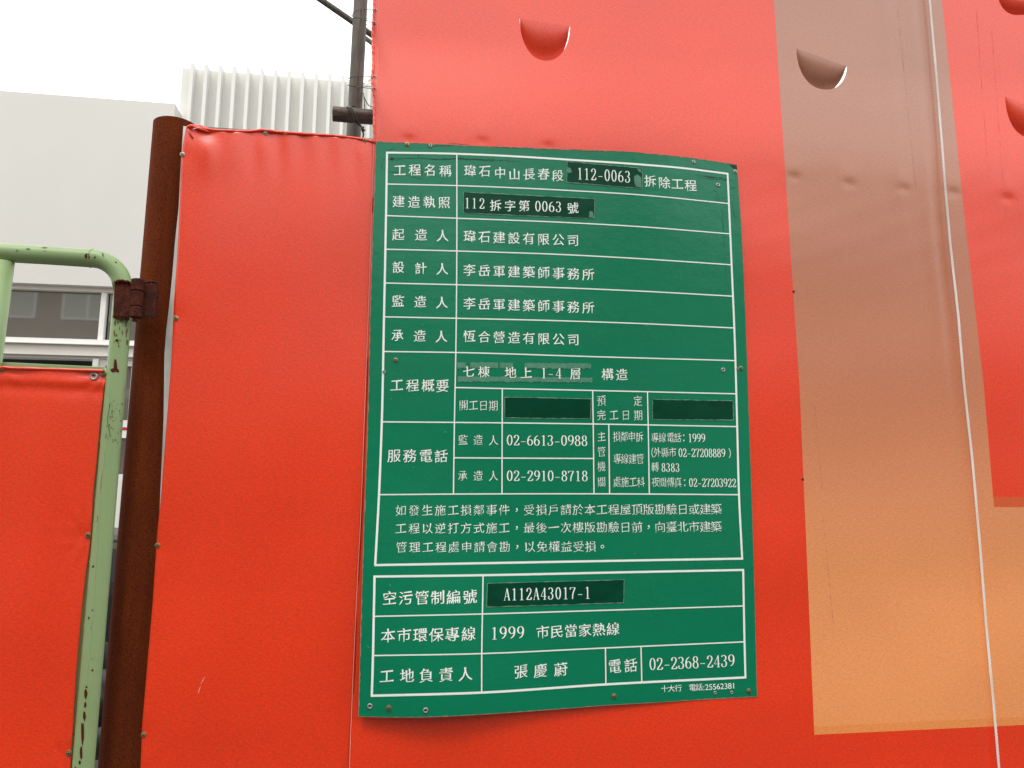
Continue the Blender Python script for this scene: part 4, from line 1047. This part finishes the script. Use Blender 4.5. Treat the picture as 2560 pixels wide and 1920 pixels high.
def put_char(b, ch, cx, cy, w, h, e, sans=False, kai=.08):
    sl = sslope(cx, cy); vs_ = (cx - 1284)/11860.0
    def place(X, Y, ee): return SG(cx + X + (-Y)*vs_*-1 * -1 if False else cx + X - Y*vs_, cy - Y + sl*X, ee)
    if ch in DIG and not sans:
        for st in DIG[ch]:
            n = len(st); L_, R_ = [], []
            for i, p in enumerate(st):
                closed = n > 10 and abs(st[0][0]-st[-1][0]) < 1e-6 and abs(st[0][1]-st[-1][1]) < 1e-6
                a = st[i-1] if i > 0 else (st[-2] if closed else st[0]); c = st[i+1] if i < n-1 else (st[1] if closed else st[-1])
                dx, dy = (c[0]-a[0]), (c[1]-a[1]); ln = math.hypot(dx, dy) or 1; dx, dy = dx/ln, dy/ln
                t = (.036 + .062*abs(dy)**1.4) / 2
                if ch == '-': t = .026
                if ch == 'A' and st[-1][0] > .4 and st[0][1] > .9: t = .05
                if ch == 'A' and st[-1][0] < .1: t = .020
                if ch == '4' and st[0][1] > .9 and st[-1][0] < .1: t = .018
                if ch == '2' and len(st) == 5 and abs(st[0][1]-.05) < .01 and abs(st[-1][1]-.05) < .01: t = .035
                L_.append((p[0]-dy*t, p[1]+dx*t)); R_.append((p[0]+dy*t, p[1]-dx*t))
            vs = []
            for l, r in zip(L_, R_): vs += [place((l[0]-.25)*2*w, (l[1]-.5)*h, e + lift_ctr[0]), place((r[0]-.25)*2*w, (r[1]-.5)*h, e + lift_ctr[0])]
            b.add(vs, [[2*i, 2*i+1, 2*i+3, 2*i+2] for i in range(n-1)]); lift_ctr[0] = (lift_ctr[0] + .000012) % .00018
        return
    V, NN, Fs, DV, mid, gw = cjk(ch)
    if not len(V): return
    vs = []
    if sans:
        for (x, y) in V: vs.append(place((x-mid[0])*w, (y-.36)*h, e))
    else:
        dn = np.array([.009, -.004]) if h > 29 else np.array([-.006, -.017])
        for (x, y), (nx, ny), (ex, ey) in zip(V, NN, DV):
            # thin horizontals, full verticals, rows rising to the right as a brush writes them
            X = x + nx*dn[0] + ex - .5; Y = y + ny*dn[1] + ey - .37
            if ch in '，。': X = x - mid[0]; Y = (y-mid[1]) + (.0)
            if ch in '：': X = x - mid[0]; Y = (y-mid[1])
            vs.append(place(X*w, (Y + kai*X)*h, e))
    b.add(vs, Fs)
texts = []
def text(chars, xs, ys_, w, h=None, name='lettering', e=.0007, sans=False, kai=.08):
    """chars at given photo positions; xs/ys two values = spread evenly"""
    h = h or w; n = len(chars); b = MB()
    if len(xs) == 2 and n != 2: xs = [xs[0] + (xs[1]-xs[0])*i/(n-1) for i in range(n)]
    if len(ys_) == 2 and n != 2: ys_ = [ys_[0] + (ys_[1]-ys_[0])*(xs[i]-xs[0])/((xs[-1]-xs[0]) or 1) for i in range(n)]
    if len(ys_) == 1: ys_ = list(ys_)*n
    for ch, x, y in zip(chars, xs, ys_):
        if ch != ' ': put_char(b, ch, x, y, w, h, e, sans, kai)
    b.keepn = True
    b.build(name, WH, ns, uv=True)
def A_(v): return [900 + x*.4521 for x in v]
def Ay(v): return [340 + y*.4521 for y in v]
def B_x(v): return [880 + x*.4611 for x in v]
def B_y(v): return [860 + y*.4611 for y in v]
def C_x(v): return [880 + x*.4702 for x in v]
def C_y(v): return [1380 + y*.4702 for y in v]
K = 31.5
text('工程名稱', A_((220, 303, 388, 472)), Ay((190, 188, 190, 193)), K)
text('瑋石中山長春段', A_((608, 690, 775, 855, 935, 1015, 1093)), Ay((193, 195, 205, 213, 212, 212, 219)), K*.98)
text('拆除工程', A_((1605, 1682, 1755, 1828)), Ay((250, 259, 266, 274)), K*.98)
text('建造執照', A_((213, 298, 383, 465)), Ay((362, 366, 366, 368)), K)
text('起造人', A_((212, 337, 457)), Ay((545, 547, 552)), K); text('設計人', A_((212, 335, 455)), Ay((726, 732, 736)), K)
text('監造人', A_((210, 333, 453)), Ay((914, 917, 922)), K); text('承造人', A_((207, 330, 450)), Ay((1102, 1106, 1110)), K)
text('瑋石建設有限公司', A_((606, 1178)), Ay((555, 578)), K); text('李岳軍建築師事務所', A_((605, 1262)), Ay((742, 766)), K)
text('李岳軍建築師事務所', A_((605, 1262)), Ay((927, 949)), K); text('恆合營造有限公司', A_((605, 1180)), Ay((1108, 1127)), K)
text('工程概要', B_x((243, 328, 412, 490)), B_y((224, 225, 226, 228)), K*1.06)
text('七棟', B_x((633, 715)), B_y((150, 152)), K*.96, e=.0012); text('地上', B_x((860, 945)), B_y((156, 157)), K*.96, e=.0012); text('層', B_x((1212,)), B_y((161,)), K*.92, K*1.0, e=.0012)
text('1-4', B_x((1040, 1078, 1120)), B_y((157, 157, 158)), 15, 27, e=.0012); text('構造', B_x((1385, 1462)), B_y((165, 167)), K*.98)
text('服務電話', B_x((228, 313, 400, 483)), B_y((606, 607, 608, 608)), K*1.1)
text('開工日期', B_x((605, 658, 713, 767)), B_y((332, 333, 334, 335)), 24.5, 28); text('預定', B_x((1352, 1550)), B_y((308, 309)), 23, 28); text('完工日期', B_x((1352, 1420, 1485, 1552)), B_y((386, 386, 386, 387)), 23, 28)
text('監造人', B_x((602, 683, 767)), B_y((521, 521, 523)), 25, 27.5); text('承造人', B_x((600, 683, 767)), B_y((714, 715, 716)), 25, 27.5)
text('02-6613-0988', B_x((855, 1260)), B_y((521, 524)), 16, 27); text('02-2910-8718', B_x((855, 1262)), B_y((714, 715)), 16, 27)
for ch, yy in zip('主管機關', (502, 585, 665, 748)): text(ch, B_x((1353,)), B_y((yy,)), 21.5, 27)
text('損鄰申訴', B_x((1435, 1558)), B_y((503, 504)), 20, 27.5); text('專線建管', B_x((1438, 1562)), B_y((623, 624)), 20, 27.5); text('處施工科', B_x((1437, 1566)), B_y((748, 750)), 20, 27.5)
text('專線電話：', B_x((1642, 1683, 1727, 1766, 1799)), B_y((508, 508, 508, 508, 509)), 19.5, 26); text('1999', B_x((1833, 1904)), B_y((509, 510)), 10.5, 22)
text('（', B_x((1629,)), B_y((590,)), 19, 26, sans=True); text('外縣市', B_x((1656, 1697, 1738)), B_y((588, 588, 588)), 19.5, 26); text('02-27208889', B_x((1781, 2013)), B_y((589, 591)), 10.5, 22); text('）', B_x((2048,)), B_y((593,)), 19, 26, sans=True)
text('轉', B_x((1643,)), B_y((668,)), 19.5, 26); text('8383', B_x((1689, 1765)), B_y((669, 670)), 10.5, 22)
text('夜間傳真：', B_x((1645, 1685, 1727, 1767, 1804)), B_y((749, 750, 750, 751, 752)), 19.5, 26); text('02-27203922', B_x((1838, 2072)), B_y((751, 753)), 10.5, 22)
px_ = lambda n, k=0: [265 + k + 71.9*i - .2367*i*i for i in range(n)]
for (s_, y0, y1, k) in (('如發生施工損鄰事件，受損戶請於本工程屋頂版勘驗日或建築', 903, 896, 0), ('工程以逆打方式施工，最後一次樓版勘驗日前，向臺北市建築', 1001, 991, 0), ('管理工程處申請會勘，以免權益受損。', 1103, 1096, 3)):
    X = px_(len(s_), k); text(s_, B_x(X), B_y([y0 + (y1-y0)*(x-265)/1710 for x in X]), 29)
text('空污管制編號', C_x((200, 285, 372, 456, 540, 627)), C_y((246, 245, 244, 243, 241, 239)), 37); text('本市環保專線', C_x((192, 277, 363, 448, 533, 620)), C_y((445, 443, 442, 441, 439, 436)), 37)
text('工地負責人', C_x((185, 293, 395, 500, 603)), C_y((661, 659, 657, 653, 650)), 37); text('1999', C_x((757, 896)), C_y((432, 428)), 19, 32)
text('市民當家熱線', C_x((1014, 1388)), C_y((426, 410)), 34); text('張慶蔚', C_x((898, 1002, 1110)), C_y((636, 632, 625)), 35, 36); text('電話', C_x((1397, 1482)), C_y((609, 603)), 34, 37)
text('02-2368-2439', C_x((1598, 2017)), C_y((596, 577)), 17, 31)
text('十大行', C_x((1662, 1698, 1735)), C_y((727, 726, 724)), 18.5, 18.5, sans=True); text('電話', C_x((1811, 1846)), C_y((721, 719)), 18.5, 18.5, sans=True)
text(':25562381', C_x([1870] + [1887 + 20.3*i for i in range(8)]), C_y([719] + [718 - 1.1*i for i in range(8)]), 20.5, 20.5, sans=True)

# dark tape strips with lettering, residue of torn tape
def strip(poly, name, mt, e=.0009, edge=True, lab=None):
    (x0, y0), (x1, y1), (x2, y2), (x3, y3) = poly; b = MB(); n = 24; mrows = 5; vs = []
    for j in range(mrows+1):
        v = j/mrows
        for i in range(n+1):
            u = i/n; xt, yt = x0+(x1-x0)*u, y0+(y1-y0)*u; xb_, yb_ = x3+(x2-x3)*u, y3+(y2-y3)*u
            vs.append(SG(xt+(xb_-xt)*v, yt+(yb_-yt)*v, e))
    b.add(vs, [[j*(n+1)+i, j*(n+1)+i+1, (j+1)*(n+1)+i+1, (j+1)*(n+1)+i] for j in range(mrows) for i in range(n)]); b.keepn = True
    o = b.build(name, mt, ns)
    if edge:
        b = MB(); P = poly + [poly[0]]
        for k in range(4):
            (xa, ya), (xb_, yb_) = P[k], P[k+1]; m_ = 30
            Q = [SG(xa+(xb_-xa)*i/m_ + random.uniform(-.4, .4), ya+(yb_-ya)*i/m_ + random.uniform(-.4, .4), e + .00015 + k*.00002) for i in range(m_+1)]
            b.ribbon(Q, [.0011*random.uniform(.2, 1.5) for _ in range(m_+1)], N)
        b.build('tape_edge', M['strip_edge'], o)
    return o
def AP(*p): return [(900+x*.4521, 340+y*.4521) for x, y in p]
def BPx(*p): return [(880+x*.4611, 860+y*.4611) for x, y in p]
def CP(*p): return [(880+x*.4702, 1380+y*.4702) for x, y in p]
strip(AP((1145, 141), (1562, 178), (1560, 290), (1143, 255)), 'number_strip', M['strip']); strip(AP((573, 310), (1298, 347), (1295, 457), (571, 425)), 'number_strip', M['strip'])
strip(BPx((828, 288), (1297, 297), (1293, 405), (828, 400)), 'blank_strip', M['strip']); strip(BPx((1630, 300), (2066, 308), (2068, 412), (1630, 410)), 'blank_strip', M['strip'])
strip(CP((720, 167), (1447, 147), (1445, 270), (716, 292)), 'number_strip', M['strip'])
text('112-0063', A_((1216, 1480)), Ay((207, 225)), 14.5, 30, e=.0014)
text('112', A_((593, 632, 674)), Ay((370, 371, 373)), 14, 27, e=.0014); text('拆字第', A_((750, 830, 908)), Ay((384, 387, 387)), K*.94, e=.0014); text('0063', A_((984, 1098)), Ay((388, 391)), 15, 27, e=.0014); text('號', A_((1177,)), Ay((399,)), K*.94, e=.0014)
text('A112A43017-1', C_x((824, 1252)), C_y((225, 216)), 15.5, 31, e=.0014)
# torn tape residue: ragged pale bands above and below the storey line
def ragged(x0, x1, yt, yb, seed, gaps):
    rnd = random.Random(seed); b = MB(); X = x0; P = []
    while X < x1: P.append(X); X += rnd.uniform(5, 11)
    P.append(x1); vs = []
    for x in P:
        f = (x-x0)/(x1-x0); vs += [SG(*BPx((x, yt + 7*f + rnd.uniform(-2, 3)))[0], .0008), SG(*BPx((x, yb + 4*f + rnd.uniform(-5, 3)))[0], .0008)]
    fs = []
    for i in range(len(P)-1):
        if any(g0 < P[i] < g1 for g0, g1 in gaps): continue
        fs.append([2*i, 2*i+1, 2*i+3, 2*i+2])
    b.add(vs, fs); b.keepn = True; b.build('tape_residue', M['residue'], ns)
ragged(570, 1296, 98, 131, 1, [(612, 640), (786, 800), (868, 930)]); ragged(572, 1303, 175, 205, 2, [])

# cracks in the enamel near the top edge
b = MB()
def crack(x0, y0, x1, y1, w, jit, seed):
    rnd = random.Random(seed); n = max(6, int(math.hypot(x1-x0, y1-y0)/6)); P = []; ws = []
    oy = 0
    for i in range(n+1):
        t = i/n; oy = oy*.7 + rnd.uniform(-jit, jit); P.append(SG(x0+(x1-x0)*t + oy*.4, y0+(y1-y0)*t + oy, .00030 + crack.k)); ws.append(w*.00089*rnd.uniform(.15, 1.3)*(math.sin(math.pi*min(1, max(0, t)))*.8 + .2))
    crack.k += .00001 if crack.k < .0001 else 0
    b.ribbon(P, ws, N)
crack.k = 0
for a in ((955, 397, 1100, 396.5, 1.8, 1.2), (1060, 397, 1240, 399, 4.0, 1.2), (1150, 397, 1300, 405, 2.2, 1.2), (955, 398, 1010, 399, 1.2, 1.5), (957, 403, 953, 425, 1.5, 2), (953, 423, 1020, 438, 1.4, 2), (1018, 437, 1060, 450, 1.2, 2),
          (1738, 437, 1832, 449, 3.0, 1), (1742, 444, 1830, 452, 1.3, 1), (1740, 418, 1800, 428, 1.2, 1.5), (1778, 478, 1795, 476, 1.6, 1.5), (1788, 480, 1800, 500, 1.5, 3), (1800, 498, 1838, 488, 1.3, 3), (1782, 492, 1800, 498, 1.3, 3), (1805, 500, 1830, 506, 1.2, 2),
          (1822, 478, 1842, 470, 1.4, 3), (1830, 500, 1838, 560, 1.0, 1), (1806, 515, 1811, 620, 1.4, .8), (1812, 620, 1815, 700, .9, .8), (1044, 400, 1046, 378, 1.5, 1), (970, 470, 1002, 490, 1.0, 2), (1000, 488, 1010, 500, 1.4, 3), (1050, 470, 1056, 530, 1.2, 2),
          (975, 500, 985, 540, .9, 3), (1055, 410, 1056, 445, 1.6, 1), (1000, 362, 960, 380, 1.2, 1.5), (1062, 365, 1140, 364, 1.6, 1), (1120, 359, 1175, 362, 1.8, .8), (1210, 364, 1300, 371, 1.6, .7), (1060, 475, 1040, 520, 1.0, 3), (1400, 372, 1520, 379, 1.3, .6)):
    crack(*a, seed=int(a[0]+a[1]))
b.keepn = True; b.build('paint_crack', M['crack'], ns)
# fasteners of the board
for (sx, sy, rr, mt) in ((1018, 361, 6.2, 'brass'), (1838, 428.5, 5.4, 'zinc'), (989, 900, 5.6, 'brass'), (1852, 920, 5.6, 'brass'), (972, 1770, 6.2, 'brass'), (1535, 1739.7, 6.0, 'brass'), (1872, 1727, 5.8, 'brass')):
    screw_mesh('screw', SG(sx, sy, .0004), N, rr*.00089, M[mt], ns)
for (sx, sy, ro) in ((1076, 364, 4.8), (1734, 404.6, 4.8), (1795, 462, 5.8), (960, 930, 4.4), (1808, 924.5, 5.8), (924.7, 1765.6, 6.2), (1064, 1776, 6.2), (1787.5, 1731.7, 4), (1829, 1731, 4), (1843, 922, 3.4)):
    o = washer('rivet', SG(sx, sy, .0004), N, ro*.00089, ro*.42*.00089, M['zinc'], ns, .0018)
    b = MB(); c_ = SG(sx, sy, .0007); r_ = ro*.43*.00089; b.lathe(c_, N, [(0, .0003), (r_, .0003), (r_, 0)], 12); b.build('core', M['dark'], o)
b = MB(); b.lathe(SG(980, 397, .0004), N, [(0, .0003), (.0038, .0003), (.0038, 0)], 12); b.build('screw_hole', M['dark'], ns)

# small nicks, peeled tape ends, curled corner, pale scuffs and faint crease marks
def speck(pts, w, mt, parent, name, f):
    b = MB(); b.ribbon([f(x, y) for x, y in pts], [w*.00089*k for k in ([.4] + [1]*(len(pts)-2) + [.4])], N); b.build(name, mt, parent)
SF = lambda x, y: SG(x, y, .0006)
for p in (((974, 995), (978, 997), (981, 996)), ((1108, 1082), (1113, 1079), (1118, 1081)), ((1032, 1166), (1034, 1169), (1036, 1171)), ((1058, 1262), (1063, 1264), (1068, 1270)), ((972, 1460), (976, 1463), (978, 1466)),
          ((918, 1614), (921, 1618), (924, 1620)), ((1195, 1000), (1198, 1003), (1200, 1003)), ((1640, 1270), (1643, 1268), (1646, 1269))): speck(p, 1.8, M['residue'], ns, 'paint_nick', SF)
b = MB(); b.add([SG(x, y, .00075) for x, y in ((1824, 411), (1842, 413.5), (1843, 428), (1836, 421), (1830, 417))], [[0, 1, 2, 3, 4]]); b.keepn = True; b.build('curled_corner', M['dark'], ns)
for poly in (((1417, 417), (1426, 420), (1430, 430), (1421, 433), (1417, 428)), ((1585, 441), (1594, 436), (1603, 444), (1604, 469), (1590, 466), (1586, 456)), ((1474, 527), (1482, 529), (1485, 545), (1472, 543)), ((1593, 421), (1603, 423), (1604, 432), (1597, 429))):
    b = MB(); b.add([SG(x, y, .00115) for x, y in poly], [list(range(len(poly)))]); b.keepn = True; b.build('peeled_tape', M['residue'], ns)
LF = lambda x, y: W(x, y, lp_off(x, y) + .0009)
for p in (((512, 1692), (507, 1700), (502, 1710)), ((501, 1716), (498, 1725), (496, 1733))): speck(p, 1.6, M['sheet'], cl, 'scuff', LF)
BF = lambda x, y: W(x, y, ban_off(x, y) + .0004)
M['crease'] = mat('faint_crease_dirt', (.42, .17, .11), .6)
M['crease_red'] = mat('faint_red_crease_dirt', (.62, .05, .02), .5, .8)
for (x0, y0, x1, y1, mt) in ((2243, 10, 2290, 470, 'crease'), (2036, 1010, 2056, 1230, 'crease'), (2058, 1290, 2083, 1560, 'crease'), (2440, 5, 2470, 420, 'crease_red'), (2478, 60, 2516, 560, 'crease_red')):
    n = 40; seg = []; rnd = random.Random(x0)
    b = MB(); P = [BF(x0+(x1-x0)*i/n + rnd.uniform(-.5, .5), y0+(y1-y0)*i/n) for i in range(n+1)]
    b.ribbon(P, [.0011*rnd.uniform(0, 1)**2 for _ in P], N); b.build('crease_mark', M[mt], bn)
